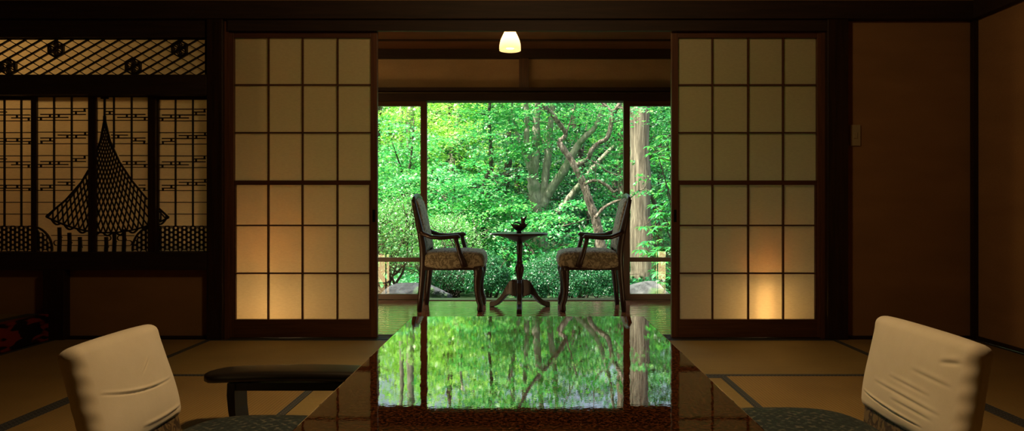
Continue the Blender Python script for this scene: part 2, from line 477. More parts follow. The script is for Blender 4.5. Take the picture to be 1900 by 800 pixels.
# right end of the screen wall and the right wall
struct('wall_back', box(2.036, XR, WY, WY + .06, 0, 2.035), M['wall'], 'brown earthen wall panel right of the right-hand post', 'wall')
struct('wall_right', box(XR, XR + .06, -1.7, WY + .06, 0, 2.56), M['wall'], 'brown earthen side wall on the right', 'wall')
struct('trim_9', box(XR - .03, XR + .0, WY - .035, WY + .0, 0, 2.035), M['dark_z'], 'slim dark corner post between the right walls', 'post')
struct('trim_10', box(XR - .05, XR, -1.7, WY - .06, 2.035, 2.150), M['dark_x'], 'dark head beam along the right side wall', 'beam')
struct('baseboard_right', box(XR - .018, XR, -1.7, WY - .035, 0, .022), M['dark_x'], 'thin dark skirting along the right wall', 'skirting')
struct('baseboard_back', box(2.036, XR - .03, WY - .016, WY, 0, .018), M['dark_x'], 'thin dark skirting below the right wall panel', 'skirting')
struct('wall_left', box(XL - .06, XL, -1.7, 6.1, -.1, 2.56), M['wall'], 'earthen left wall inside the alcove', 'wall')
struct('wall_front', box(XL, XR, -1.76, -1.7, -.1, 2.56), M['wall'], 'earthen wall behind the viewer', 'wall')
# left part: sill beam, rails and lower wall of the lattice window
def px(x): return (x - VX) / F * WY
def pz(y): return CAMH - (y - VY) / F * WY
struct('trim_11', box(XL, -2.032, WY - .05, WY + .08, pz(500), pz(468)), M['dark_x'], 'dark sill beam under the four lattice screens', 'sill', .003)
struct('trim_12', box(XL, -2.032, WY - .05, WY + .08, pz(178), pz(141)), M['dark_x'], 'dark rail between the openwork transom and the lattice screens', 'beam', .003)
struct('trim_13', box(XL, -2.032, WY - .03, WY + .08, pz(71), 2.035), M['dark_x'], 'dark rail above the openwork transom', 'beam')
struct('wall_lower', box(XL, -2.032, WY, WY + .06, -.05, pz(500)), M['wall'], 'brown earthen wall below the lattice screens', 'wall')
struct('trim_14', box(px(92), px(130), WY - .06, WY + .01, 0, pz(500)), M['dark_z'], 'dark alcove post rising to the sill at far left', 'post', .004)
struct('baseboard_left', box(px(130), -2.032, WY - .014, WY, 0, .018), M['dark_x'], 'thin dark skirting below the lattice screens', 'skirting')

struct('wall_alcove', box(XL, px(-86), WY, WY + .06, pz(500), 2.035), M['wall'], 'earthen wall of the alcove left of the lattice screens', 'wall')

# ---- alcove platform (left)
TX = -3.02
def kamachi_mat():
    m = mat('red_black_lacquer', (.02, .004, .003), .35); t = NT(m)
    n = t.noise(t.coords((1, .45, 1.5)), 17, 1.2, .4, .4)
    t.link(t.ramp(n, [(.47, (.004, .003, .003)), (.53, (.20, .022, .014))]), t.b.inputs['Base Color']); return m
tk = empty('alcove_platform', (TX - .6, 3.4, 0), 0, 'raised alcove platform with a mottled red and black lacquer edge at far left', 'alcove platform')
box(-.61, .53, -1.6, WY - .062 - 3.4, 0, .135).build('base', M['dark_x'], tk)
box(-.61, .53, -1.6, WY - .062 - 3.4, .135, .165).build('mat_surface', M['tat_y'], tk)
box(.532, .60, -1.6, WY - .062 - 3.4, 0, .168).build('lacquered_edge', kamachi_mat(), tk, bevel=.006)
box(.46, .53, -1.6, WY - .062 - 3.4, .165, .168).build('cloth_border', M['heri_y'], tk)

# ---- tatami mats
def tatami_mat(x0, x1, y0, y1, axis, label):
    cx, cy = (x0 + x1) / 2, (y0 + y1) / 2
    t = empty('tatami_mat', (cx, cy, -.054), 0, label, 'tatami mat', 'tatami mats on the floor')
    hx, hy = (x1 - x0) / 2 - .0012, (y1 - y0) / 2 - .0012
    bw = .035
    if axis == 'x':
        box(-hx, hx, -hy + bw, hy - bw, 0, .054).build('rush_mat', M['tat_x'], t)
        for s in (-1, 1):
            a, b = sorted((s * hy, s * (hy - bw)))
            box(-hx, hx, a, b, 0, .0548).build('cloth_border', M['heri_x'], t)
    else:
        box(-hx + bw, hx - bw, -hy, hy, 0, .054).build('rush_mat', M['tat_y'], t)
        for s in (-1, 1):
            a, b = sorted((s * hx, s * (hx - bw)))
            box(a, b, -hy, hy, 0, .0548).build('cloth_border', M['heri_y'], t)
    return t
Y1, Y2 = WY - .035, 3.30
tatami_mat(-2.0, -.03, Y2, Y1, 'x', 'rush mat lying along the sill of the left paper screen')
tatami_mat(-.03, 1.93, Y2, Y1, 'x', 'rush mat lying along the sill of the right paper screen')
tatami_mat(TX + .0, -2.0, 2.32, Y1, 'y', 'rush mat at far left below the lattice screens, beside the alcove edge')
tatami_mat(TX + .0, -2.0, .36, 2.32, 'y', 'rush mat in the near left corner, outside the left floor chair')
tatami_mat(1.93, XR - .02, 2.32, Y1, 'y', 'rush mat at far right below the brown wall panel')
tatami_mat(1.93, XR - .02, .36, 2.32, 'y', 'rush mat in the near right corner, outside the right floor chair')
tatami_mat(-2.0, -.98, 1.36, Y2, 'y', 'rush mat under the left floor chair and the black armrest')
tatami_mat(.955, 1.93, 1.36, Y2, 'y', 'rush mat under the right floor chair')
tatami_mat(-.98, .955, 2.33, Y2, 'x', 'rush mat under the far end of the glossy table')
tatami_mat(-.98, .955, 1.36, 2.33, 'x', 'rush mat under the near end of the glossy table')

# ================================================================== PAPER SCREENS
def shoji(name, label, x0, x1, verts, handle_x, stileL, stileR, mirrored=False):
    y0, y1 = WY - .004, WY + .028
    cx = (px(x0) + px(x1)) / 2
    t = empty(name, (cx, WY, 0.006), 0, label, 'paper screen', 'sliding paper screens of the opening')
    X = lambda q: px(q) - cx
    Z = lambda q: pz(q) - .006
    dy0, dy1 = y0 - WY, y1 - WY
    stiles = [box(X(a), X(c), dy0, dy1, 0, Z(58)).build('stile', M['shoji_z'], t, bevel=.002) for a, c in ((x0, stileL), (stileR, x1))]
    for z0, z1 in ((Z(70), Z(58)), (Z(343), Z(335)), (0, Z(593))): box(X(stileL), X(stileR), dy0 + .002, dy1 - .002, z0, z1).build('rail', M['shoji_x'], t, bevel=.002)
    l = MB()
    bw = .0095
    tops, bots = [157, 246], [418.5, 507.5]
    for q in verts: l.box(X(q) - bw / 2, X(q) + bw / 2, dy0 + .010, dy1 - .008, Z(335), Z(70)); l.box(X(q) - bw / 2, X(q) + bw / 2, dy0 + .005, dy1 - .008, Z(593), Z(343))
    for q in tops: l.box(X(stileL), X(stileR), dy0 + .011, dy1 - .0075, Z(q) - bw / 2, Z(q) + bw / 2)
    for q in bots: l.box(X(stileL), X(stileR), dy0 + .006, dy1 - .0075, Z(q) - bw / 2, Z(q) + bw / 2)
    # slim frame of the sliding lower light
    e = .010
    l.box(X(stileL), X(stileL) + e, dy0 + .004, dy1 - .008, Z(593), Z(343)); l.box(X(stileR) - e, X(stileR), dy0 + .004, dy1 - .008, Z(593), Z(343))
    l.build('lattice', M['shoji_x'], t)
    box(X(stileL), X(stileR), dy1 - .0070, dy1 - .0064, Z(335), Z(70)).build('upper_paper', M['paper'], t)
    box(X(stileL), X(stileR), dy1 - .0070, dy1 - .0064, Z(593), Z(343)).build('lower_paper', M['paper'], t)
    h = MB(); h.box(X(handle_x) - .009, X(handle_x) + .009, dy0 - .003, dy0 + .002, Z(412), Z(389))
    tag(h.build('finger_pull', M['metal'], stiles[1 if handle_x > (x0 + x1) / 2 else 0], bevel=.004), 'black recessed finger pull')
    return t
shoji('paper_screen', 'sliding paper screen left of the garden opening, its lower half glowing warm', 424, 700, (497, 560.5, 625.5), 694, 434, 688)
shoji('paper_screen', 'sliding paper screen right of the garden opening, one glowing pane at the bottom', 1246, 1525, (1322.5, 1389, 1454), 1252.5, 1258.5, 1516)

# ================================================================== LATTICE WINDOW (left)
def in_rect(p, r): return r[0] <= p[0] <= r[1] and r[2] <= p[1] <= r[3]
def lerp_curve(pts, t):
    n = len(pts) - 1; f = max(0, min(n - 1e-9, t * n)); i = int(f); k = f - i
    return tuple(a + (b - a) * k for a, b in zip(pts[i], pts[i + 1]))
NL = [(193, 220), (185, 262), (171, 302), (150, 338), (121, 371), (84, 402)]
NR = [(193, 220), (203, 262), (220, 300), (243, 335), (272, 370), (308, 404)]
def netpt(u, v):
    a = lerp_curve(NL, v); b = lerp_curve(NR, v)
    sag = 29 * v ** 1.6 * 4 * u * (1 - u)
    return (a[0] + (b[0] - a[0]) * u, a[1] + (b[1] - a[1]) * u + sag)
def strokes():
    S = []
    g = lambda v: .34 + .66 * v ** 1.1
    ph = [0.0]; NV = 120
    for i in range(NV): ph.append(ph[-1] + 183.0 / NV / g(1 - (i + .5) / NV))          # from the hem upwards
    for k in range(-45, 46):
        for sg in (-1, 1):
            pts = []
            for i in range(NV + 1):
                v = 1 - i / NV; v = max(v, 1e-4)
                a, b = lerp_curve(NL, v), lerp_curve(NR, v)
                x = 195 - 2 * (1 - v) + (k * 9.8 + sg * .43 * ph[i]) * g(v); u = (x - a[0]) / max(b[0] - a[0], .01)
                if 0 <= u <= 1 and v > .08: pts.append(netpt(u, v))
                else:
                    if len(pts) > 1: S.append((pts, 1.8))
                    pts = []
            if len(pts) > 1: S.append((pts, 1.8))
    S.append(([netpt(0, i / 40) for i in range(41)], 3.0)); S.append(([netpt(1, i / 40) for i in range(41)], 3.0))
    S.append(([netpt(i / 40, 1) for i in range(41)], 3.0))
    S.append(([(193, 178), (193, 205), (193, 222)], 3.2)); S.append(([(186, 181), (200, 181)], 4.5)); S.append(([(193, 215), (193, 232)], 5)); S.append(([(193, 228), (193, 238)], 6))
    for i in range(9):                                    # floats along the hem
        u0 = .045 + i * .107
        p = [netpt(u0 + .075 * j / 8, 1) for j in range(9)]
        S.append(([(a, b + 5.5 * math.sin(PI * j / 8)) for j, (a, b) in enumerate(p)], 3.0))
    return S
NET = strokes()
def hexcells(inside, ox, oy, y0, y1, mb):
    s, vs = 8.05, 9.3                      # column pitch and row pitch in photo px
    k = WY / F
    for i in range(-2, 80):
        for j in range(-2, 8):
            cx, cy = ox + i * s, oy + j * vs + (vs / 2 if i % 2 else 0)
            if not inside(cx, cy): continue
            n = 6
            out = [(cx + s * .667 * math.cos(PI / 3 * q), cy + vs * .58 * math.sin(PI / 3 * q)) for q in range(n)]
            inn = [(cx + 3.0 * math.cos(PI / 3 * q + PI / 6), cy + 3.7 * math.sin(PI / 3 * q + PI / 6)) for q in range(n)]
            a = len(mb.v)
            for yy in (y0, y1):
                mb.v += [(px(p[0]), yy, pz(p[1])) for p in out] + [(px(p[0]), yy, pz(p[1])) for p in inn]
            for q in range(n):
                r = (q + 1) % n
                # ring between outer and inner hexagon (inner is rotated by 30 degrees)
                for base in (a, a + 12):
                    mb.f.append((base + q, base + r, base + 6 + q)); mb.f.append((base + r, base + 6 + r, base + 6 + q))
                mb.f.append((a + 6 + q, a + 6 + r, a + 18 + r, a + 18 + q))
                mb.f.append((a + q, a + r, a + 12 + r, a + 12 + q))
LINES = [201, 223, 245, 266.6, 288.7, 310.5, 332.5, 353.5, 375.5, 397.5]
def cloud(mb, rowtop, x0, x1, flip, low, y0, y1, clip):
    """stepped mist bars between two lattice lines"""
    st = (LINES[1] - LINES[0]) / 4
    W = x1 - x0
    segs = [(0, .00, .60, 1), (0, .06, .94, 2), (0, .67, .94, 3)]
    cons = [(.07, 0), (.245, 1), (.417, 1), (.75, 2), (.92, 3)]
    def mp(f): return x0 + (1 - f if flip else f) * W
    for _, a, b, lv in segs:
        l2 = 4 - lv if low else lv
        yy = rowtop + st * l2
        p, q = sorted((mp(a), mp(b))); p, q = max(p, clip[0]), min(q, clip[1])
        if q > p: mb.box(px(p), px(q), y0, y1, pz(yy) - .0032, pz(yy) + .0032)
    for f, lv in cons:
        l0 = 4 - lv - 1 if low else lv
        xx = mp(f)
        if clip[0] < xx < clip[1]: mb.box(px(xx) - .0048, px(xx) + .0048, y0, y1, pz(rowtop + st * (l0 + 1)), pz(rowtop + st * l0))
SHOIN = empty  # (name reused for readability below)
def lattice_screen(x0, x1, sl, sr, ytop, dy, verts, label, low0, special):
    yb = 467
    cx = (px(x0) + px(x1)) / 2
    t = empty('lattice_screen', (cx, WY + dy, pz(470)), 0, label, 'lattice screen', 'lattice paper screens of the side window')
    base = Vector((cx, WY + dy, pz(470)))
    def fin(mb, name, m, **k):
        mb.v = [tuple(Vector(v) - base) for v in mb.v]; return mb.build(name, m, t, **k)
    Y0, Y1 = WY + dy, WY + dy + .022
    f = MB(); f.box(px(x0), px(sl), Y0, Y1, pz(470), pz(ytop - 7)); f.box(px(sr), px(x1), Y0, Y1, pz(470), pz(ytop - 7))
    f.box(px(sl), px(sr), Y0, Y1, pz(ytop), pz(ytop - 7)); f.box(px(sl), px(sr), Y0, Y1, pz(470), pz(yb))
    fin(f, 'frame', M['dark_z'], bevel=.0015)
    rect = (sl, sr, ytop, yb)
    lw = .0085
    g = MB()
    def under_net(x, y):
        if not 80 < x < 312 or y < 225: return False
        for i in range(40):
            a, b = netpt(0, i / 39), netpt(1, i / 39)
            if a[1] >= y or i == 39:
                return a[0] - 2 < x < b[0] + 2 and y < netpt((x - 84) / 224 if 84 < x < 308 else 0, 1)[1]
        return False
    botlim = 420 if special in ('left_hex', 'right_hex') else 404
    for q in verts:
        y = ytop; start = y; prev = not under_net(q, y)
        yy = y
        while yy < botlim:
            if under_net(q, yy) or (special.startswith('net') and yy > 398): break
            yy += 2
        g.box(px(q) - lw / 2, px(q) + lw / 2, Y0 + .004, Y0 + .014, pz(min(yy, botlim)), pz(ytop))
    for y in LINES:
        xs = sl; step = 1.5; cur = None
        while xs <= sr:
            un = under_net(xs, y)
            if not un and cur is None: cur = xs
            if (un or xs + step > sr) and cur is not None:
                if xs - cur > 2: g.box(px(cur), px(xs), Y0 + .005, Y0 + .013, pz(y) - .0025, pz(y) + .0025)
                cur = None
            xs += step
    fin(g, 'lattice', M['lattice'])
    cl = MB()
    for i, ry in enumerate((LINES[0], LINES[2], LINES[4], LINES[6])):
        lo = (i + low0) % 2 == 1
        # keep the mist bars outside the net
        c0, c1 = sl, sr
        e0, e1 = lerp_curve(NL, (ry + 12 - 220) / 184 if ry > 215 else 0), lerp_curve(NR, (ry + 12 - 220) / 184 if ry > 215 else 0)
        if special == 'net_left' and ry > 300: c1 = min(c1, e0[0] - 2)
        if special == 'net_right': c0 = max(c0, e1[0] + 2)
        if special == 'right_hex' and False: pass
        cloud(cl, ry, sl, sr, (i + low0) % 2 == (1 if special in ('net_right', 'left_hex') else 0), lo, Y0 + .005, Y0 + .013, (c0, c1))
    fin(cl, 'mist_pattern', M['lattice'])
    nt = MB(); cnt = 0
    for pts, wd in NET:
        for a, b in zip(pts[:-1], pts[1:]):
            if in_rect(((a[0] + b[0]) / 2, (a[1] + b[1]) / 2), rect):
                tp = min(1, .6 + max(0, (a[1] + b[1]) / 2 - 225) / 200) if wd < 2 else 1
                nt.seg((px(a[0]), pz(a[1])), (px(b[0]), pz(b[1])), wd * tp * WY / F, Y0 + .003, Y0 + .012); cnt += 1
    if cnt: fin(nt, 'net_carving', M['lattice'])
    hx = MB()
    if special in ('left_hex', 'right_hex'):
        hexcells(lambda a, b: sl - 4 < a < sr + 4 and 421 < b < 468, (8.5 if special == 'left_hex' else 297), 427, Y0 + .003, Y0 + .010, hx)
        hx.box(px(sl), px(sr), Y0 + .002, Y0 + .013, pz(421.5), pz(419.5))
        hx.v = [(min(max(v[0], px(sl)), px(sr)), v[1], min(max(v[2], pz(yb)), pz(419))) for v in hx.v]
    elif special == 'net_left':
        cxx, cyy, R = 52, 462, 43
        hexcells(lambda a, b: sl - 4 < a and b < 468 and (a - cxx) ** 2 + (b - cyy) ** 2 < (R - 2) ** 2, 74.5, 427, Y0 + .003, Y0 + .010, hx)
        hx.v = [(min(max(v[0], px(sl)), px(sr)), v[1], max(v[2], pz(yb))) for v in hx.v]
        arc = [(cxx + R * math.cos(q), cyy - R * math.sin(q)) for q in np.linspace(-.1, 1.25, 16)]
        for a, b in zip(arc[:-1], arc[1:]): hx.seg((px(a[0]), pz(a[1])), (px(b[0]), pz(b[1])), .010, Y0 + .002, Y0 + .013)
    else:
        cxx, cyy, R = 288, 462, 43
        hexcells(lambda a, b: a < sr + 4 and b < 468 and (a - cxx) ** 2 + (b - cyy) ** 2 < (R - 2) ** 2, 257.5, 427, Y0 + .003, Y0 + .010, hx)
        hx.v = [(min(max(v[0], px(sl)), px(sr)), v[1], max(v[2], pz(yb))) for v in hx.v]
        arc = [(cxx - R * math.cos(q), cyy - R * math.sin(q)) for q in np.linspace(-.1, 1.25, 16)]
        for a, b in zip(arc[:-1], arc[1:]): hx.seg((px(a[0]), pz(a[1])), (px(b[0]), pz(b[1])), .010, Y0 + .002, Y0 + .013)
    fin(hx, 'hexagon_pattern', M['lattice'])
    if special.startswith('net'):
        stakes = [(109, 422), (127.5, 432), (147, 440)] if special == 'net_left' else [(196, 440), (211, 430), (229, 425.5)]
        for a, b in stakes:
            sk = MB()
            sk.seg((px(a - .5), pz(yb)), (px(a + .3), pz((b + yb) / 2)), .020, Y0 + .001, Y0 + .014); sk.seg((px(a + .3), pz((b + yb) / 2 + .5)), (px(a - .3), pz(b)), .019, Y0 + .001, Y0 + .014)
            sk.seg((px(a), pz(b + 22)), (px(a + 4), pz(b + 18)), .007, Y0 + .001, Y0 + .014)
            fin(sk, 'bamboo_stake', M['lattice'])
        wv = MB()
        def pl(pts, wd=.0045):
            for a, b in zip(pts[:-1], pts[1:]): wv.seg((px(a[0]), pz(a[1])), (px(b[0]), pz(b[1])), wd, Y0 + .004, Y0 + .012)
        def arc(cx_, cy_, r, a0, a1): return [(cx_ + r * math.cos(q), cy_ + r * math.sin(q)) for q in np.linspace(a0, a1, 9)]
        if special == 'net_left':
            pl([(94, 437), (sr, 437)]); pl([(sr, 446.3)] + [(103, 446.3)] + arc(103, 451, 4.7, -PI / 2, -1.5 * PI) + [(sr, 455.7)])
        else:
            pl([(sl, 437.5), (200, 437.5)] + arc(200, 442, 4.5, -PI / 2, PI / 2) + [(sl, 446.5)])
            pl([(248, 437.5), (221, 437.5)] + arc(221, 442, 4.5, -PI / 2, -1.5 * PI) + [(239, 446.5)] + arc(239, 451.3, 4.7, -PI / 2, PI / 2) + [(sl, 456)])
        fin(wv, 'water_lines', M['lattice'])
    pp = box(px(sl), px(sr), Y0 + .0150, Y0 + .0156, pz(yb), pz(ytop))
    fin(pp, 'paper', M['paper'])
    return t
lattice_screen(-85, 65, -73, 56, 184, .026, (-62, 0.5, 32), 'leftmost lattice screen, cut by the picture edge, honeycomb pattern along its foot', 0, 'left_hex')
lattice_screen(57, 172, 67.5, 163, 180, .0, (98.7, 131.4), 'second lattice screen from the left, with the left half of the net carving', 1, 'net_left')
lattice_screen(171.5, 288, 178, 274, 180, -.0005, (210, 243), 'third lattice screen from the left, with the peak of the hanging net carving', 1, 'net_right')
lattice_screen(279, 386.5, 289.5, 382, 183.5, .026, (320.5, 353), 'fourth lattice screen, next to the black post, only a corner of net carving', 1, 'right_hex')

# ---- openwork transom above
def transom():
    x0, x1, y0, y1 = -90, 380, 72.5, 140
    cx = (px(x0) + px(x1)) / 2; base = Vector((cx, WY, pz(141)))
    t = empty('openwork_transom', base, 0, 'long transom of crossed diagonal lattice with hexagon medallions above the lattice screens', 'transom')
    def fin(mb, name, m, **k):
        mb.v = [tuple(Vector(v) - base) for v in mb.v]; return mb.build(name, m, t, **k)
    f = MB(); f.box(px(x1), -2.033, WY, WY + .03, pz(141), pz(71)); f.box(px(x0), px(x1), WY, WY + .03, pz(141), pz(y1)); f.box(px(x0), px(x1), WY, WY + .03, pz(y0), pz(71))
    fin(f, 'frame', M['dark_x'])
    sl = math.tan(math.radians(29.5)); H = y1 - y0; dx = H / sl
    def clipseg(a, b, wd, ya, yb_):
        # clip to x range
        (ax, ay), (bx, by) = a, b
        if ax > bx: ax, ay, bx, by = bx, by, ax, ay
        lo, hi = x0, x1
        if bx <= lo or ax >= hi: return
        if ax < lo: ay += (by - ay) * (lo - ax) / (bx - ax); ax = lo
        if bx > hi: by = ay + (by - ay) * (hi - ax) / (bx - ax); bx = hi
        l.seg((px(ax), pz(ay)), (px(bx), pz(by)), wd, ya, yb_)
    l = MB(); sp = 29.1
    for i in range(-10, 30):
        a = 43.5 + sp * i
        clipseg((a, y1), (a + dx, y0), .0092, WY + .004, WY + .016)
        b = 43.5 + sp * i + 14.5 - 14.5
        clipseg((b, y1), (b - dx, y0), .0048, WY + .006, WY + .014)
    fin(l, 'lattice', M['lattice'])
    for mx, my in ((102.5, 90), (14.5, 124), (246, 122.5), (332, 90)):
        h = MB(); R = 15.5
        V = [(mx + R * math.sin(PI / 3 * q), my - R * 1.0 * math.cos(PI / 3 * q)) for q in range(6)]
        q2 = lambda p: (px(p[0]), pz(p[1]))
        for q in range(6):
            a, b = V[q], V[(q + 1) % 6]
            h.seg(q2(a), q2(b), .0075, WY - .002, WY + .018)
            h.seg(q2((mx, my)), q2(a), .0055, WY - .001, WY + .017)
            c = ((mx + a[0] + b[0]) / 3, (my + a[1] + b[1]) / 3)
            for e in (a, b, (mx, my)): h.seg(q2(c), q2(e), .0034, WY + .0, WY + .016)
        hub = [(px(mx + 3.2 * math.cos(q * PI / 4)), pz(my + 3.2 * math.sin(q * PI / 4))) for q in range(8)]
        h.poly(hub, WY - .003, WY + .018)
        fin(h, 'hexagon_medallion', M['lattice'])
    fin(box(px(x0), px(x1), WY + .020, WY + .0206, pz(y1), pz(y0)), 'paper', M['paper'])
transom()

# ---- switch plate on the right wall panel
sw = empty('light_switch', (px(1586), WY, pz(271)), 0, 'small cream light switch plate on the wall beside the right black post', 'light switch')
tz = pz(232) - pz(271)
plate = box(-.034, .034, -.009, 0, 0, tz).build('plate', M['plate'], sw, bevel=.003)
box(-.012, .012, -.013, -.008, tz * .35, tz * .65).build('rocker', M['plate'], plate, bevel=.002)

# ================================================================== SUNROOM WINDOW WALL
GY = 6.0
def gx(x): return (x - VX) / F * GY
def gz(y): return CAMH - (y - VY) / F * GY
struct('wall_veranda_left', box(XL, -1.86, GY, GY + .1, -.1, 2.27), M['wall_pale'], 'sunroom wall beyond the left glass door', 'wall')
struct('wall_veranda_right', box(1.82, XR + .2, GY, GY + .1, -.1, 2.27), M['wall_pale'], 'sunroom wall beyond the right glass door', 'wall')
struct('wall_veranda_end', box(XR + .06, XR + .2, WY + .06, GY + .1, -.1, 2.56), M['wall_pale'], 'end wall of the sunroom', 'wall')
struct('wall_veranda_top', box(-1.86, 1.82, GY + .02, GY + .1, gz(179), 2.27), M['wall_pale'], 'pale band of wall above the garden opening', 'wall')
struct('trim_15', box(-1.86, 1.82, GY - .03, GY + .06, gz(109), 2.268), M['dark_x'], 'dark beam along the sunroom ceiling edge', 'beam')
struct('trim_16', box(gx(963), gx(981), GY - .012, GY + .05, gz(165), gz(109)), M['door_z'], 'short brown strut in the middle of the pale upper band', 'strut')
struct('trim_17', box(-1.86, 1.82, GY - .05, GY + .04, gz(170), gz(164)), M['dark_x'], 'narrow dark picture rail over the window head', 'rail')
struct('trim_18', box(-1.86, 1.82, GY - .03, GY + .1, gz(188), gz(174)), M['dark_x'], 'dark window head above the garden opening', 'beam')
struct('trim_19', box(-1.86, 1.82, GY - .02, GY + .12, -.10, .004), M['door_x'], 'wooden threshold of the garden opening', 'sill')
def glass_door(name, xl, xr, label, dy):
    cx = (xl + xr) / 2
    t = empty(name, (cx, GY + dy, .006), 0, label, 'glass door', None, 'structure')
    hw = (xr - xl) / 2; top = gz(187.5) - .006
    zb, zt, zr0, zr1 = gz(546) - .006, gz(197) - .006, gz(486) - .006, gz(478) - .006
    sw_ = .058
    for a, c in ((-hw, -hw + sw_), (hw - sw_, hw)): box(a, c, 0, .034, 0, top).build('stile', M['door_z'], t, bevel=.002)
    for z0, z1 in ((0, zb), (zt, top), (zr0, zr1)): box(-hw + sw_, hw - sw_, .002, .032, z0, z1).build('rail', M['door_x'], t, bevel=.002)
    box(-hw + sw_, hw - sw_, .015, .018, zr1, zt).build('upper_pane', M['glass'], t)
    box(-hw + sw_, hw - sw_, .015, .018, zb, zr0).build('lower_pane', M['glass'], t)
    return t
glass_door('door_1', gx(792) - .94, gx(792), 'glass door with a wooden frame at the left side of the garden opening', .0)
glass_door('door_2', gx(1157), gx(1157) + .94, 'glass door with a wooden frame at the right side of the garden opening', .0)
# unseen slab with an eave, added to shade the sunroom from overhead light
struct('shading_eave', box(XL - .2, XR + .4, -1.9, 6.75, 2.64, 2.74), M['dark_x'], 'unseen eave slab over the house, added to shade the sunroom', 'shading_eave')

# ---- sunroom ceiling lamp
LX, LY = -.131, 5.10
lm = empty('ceiling_lamp', (LX, LY, 2.2695), 0, 'small glowing ceiling lamp with a pleated bell shade above the garden opening', 'ceiling lamp')
b = MB(); b.lathe([(.0, -.0005), (.035, -.001), (.035, -.018), (.022, -.03), (.022, -.066), (.0, -.066)], 24); b.build('socket', M['metal'], lm, smooth=True)
prof = [(.030, -.066), (.040, -.070), (.045, -.086), (.058, -.112), (.072, -.146), (.079, -.18), (.081, -.222)]
b = MB(); b.lathe(prof, 72, flute=.03)
def shade_mat():
    m = bpy.data.materials.new('pleated_glass_shade'); m.use_nodes = True; t = NT(m); t.n.remove(t.b)
    d = t.add('ShaderNodeBsdfDiffuse'); tr = t.add('ShaderNodeBsdfTranslucent')
    d.inputs[0].default_value = (.9, .8, .6, 1); tr.inputs[0].default_value = (.97, .79, .48, 1)
    mx = t.add('ShaderNodeMixShader'); mx.inputs[0].default_value = .6
    t.link(d.outputs[0], mx.inputs[1]); t.link(tr.outputs[0], mx.inputs[2]); t.link(mx.outputs[0], t.out.inputs[0]); return m
o = b.build('shade', shade_mat(), lm, smooth=True)
b = MB(); b.lathe([(.0, -.208), (.03, -.205), (.045, -.18), (.046, -.155), (.040, -.125), (.032, -.095), (.028, -.072), (0, -.067)], 24)
b.build('bulb', emit('lamp_bulb', (1.0, .72, .40), 15), lm, smooth=True)

# ---- floor lanterns glowing behind the paper screens
def lantern(x, y, hw, h, strength, label):
    t = empty('floor_lantern', (x, y, -.0015), 0, label, 'lantern', 'lanterns behind the paper screens')
    f = MB()
    for sx in (-1, 1):
        for sy in (-1, 1): f.box(sx * hw - .006, sx * hw + .006, sy * hw - .006, sy * hw + .006, 0, h)
    for z in (.012, h - .012):
        f.box(-hw, hw, -hw - .006, -hw + .006, z - .006, z + .006); f.box(-hw, hw, hw - .006, hw + .006, z - .006, z + .006)
        f.box(-hw - .006, -hw + .006, -hw, hw, z - .006, z + .006); f.box(hw - .006, hw + .006, -hw, hw, z - .006, z + .006)
    f.build('frame', M['dark_z'], t)
    p = MB(); q = hw - .004
    p.box(-q, q, -q, -q + .001, .01, h - .01); p.box(-q, q, q - .001, q, .01, h - .01); p.box(-q, -q + .001, -q, q, .01, h - .01); p.box(q - .001, q, -q, q, .01, h - .01)
    p.build('paper_shade', emit('lit_paper', (1.0, .68, .32), strength), t)
    return t
lantern(px(500), WY + .40, .10, .34, 13.0, 'paper lantern on the floor behind the left paper screen, seen as a warm glow')
lantern(px(1423), WY + .17, .05, .36, 13, 'small paper lantern close behind the right paper screen, lighting one pane')
light('sunroom_lamp', 'POINT', (-3.35, 5.0, 1.95), 26, (1.0, .66, .28), shadow_soft_size=.08)

# ================================================================== FURNITURE
# ---- low glossy table
TW, TF, TN, TZ = .468, 2.68, .95, .40
tb = empty('low_table', (0, 0, 0), 0, 'long low table with a mirror-polished mottled brown top reflecting the garden', 'low table')
cxT, cyT = (gx(0) * 0 + (980 - VX) / F * 2.0), (TF + TN) / 2
top = box(cxT - TW, cxT + TW, TN, TF, TZ - .045, TZ).build('tabletop', M['table'], tb, bevel=.004)
ap = MB(); ax, ay = TW - .05, (TF - TN) / 2 - .06
ap.box(cxT - ax, cxT + ax, cyT - ay, cyT - ay + .025, TZ - .11, TZ - .045); ap.box(cxT - ax, cxT + ax, cyT + ay - .025, cyT + ay, TZ - .11, TZ - .045)
ap.box(cxT - ax, cxT - ax + .025, cyT - ay, cyT + ay, TZ - .11, TZ - .045); ap.box(cxT + ax - .025, cxT + ax, cyT - ay, cyT + ay, TZ - .11, TZ - .045)
ap.build('apron', M['furn'], tb)
for sx in (-1, 1):
    for sy in (-1, 1):
        X_, Y_ = cxT + sx * (ax - .03), cyT + sy * (ay - .03)
        MB().tube([(X_, Y_, TZ - .045), (X_, Y_, .2), (X_ + sx * .01, Y_ + sy * .01, .0035)], [.045, .038, .032], 4, 'square').build('leg', M['furn'], tb, bevel=.006)

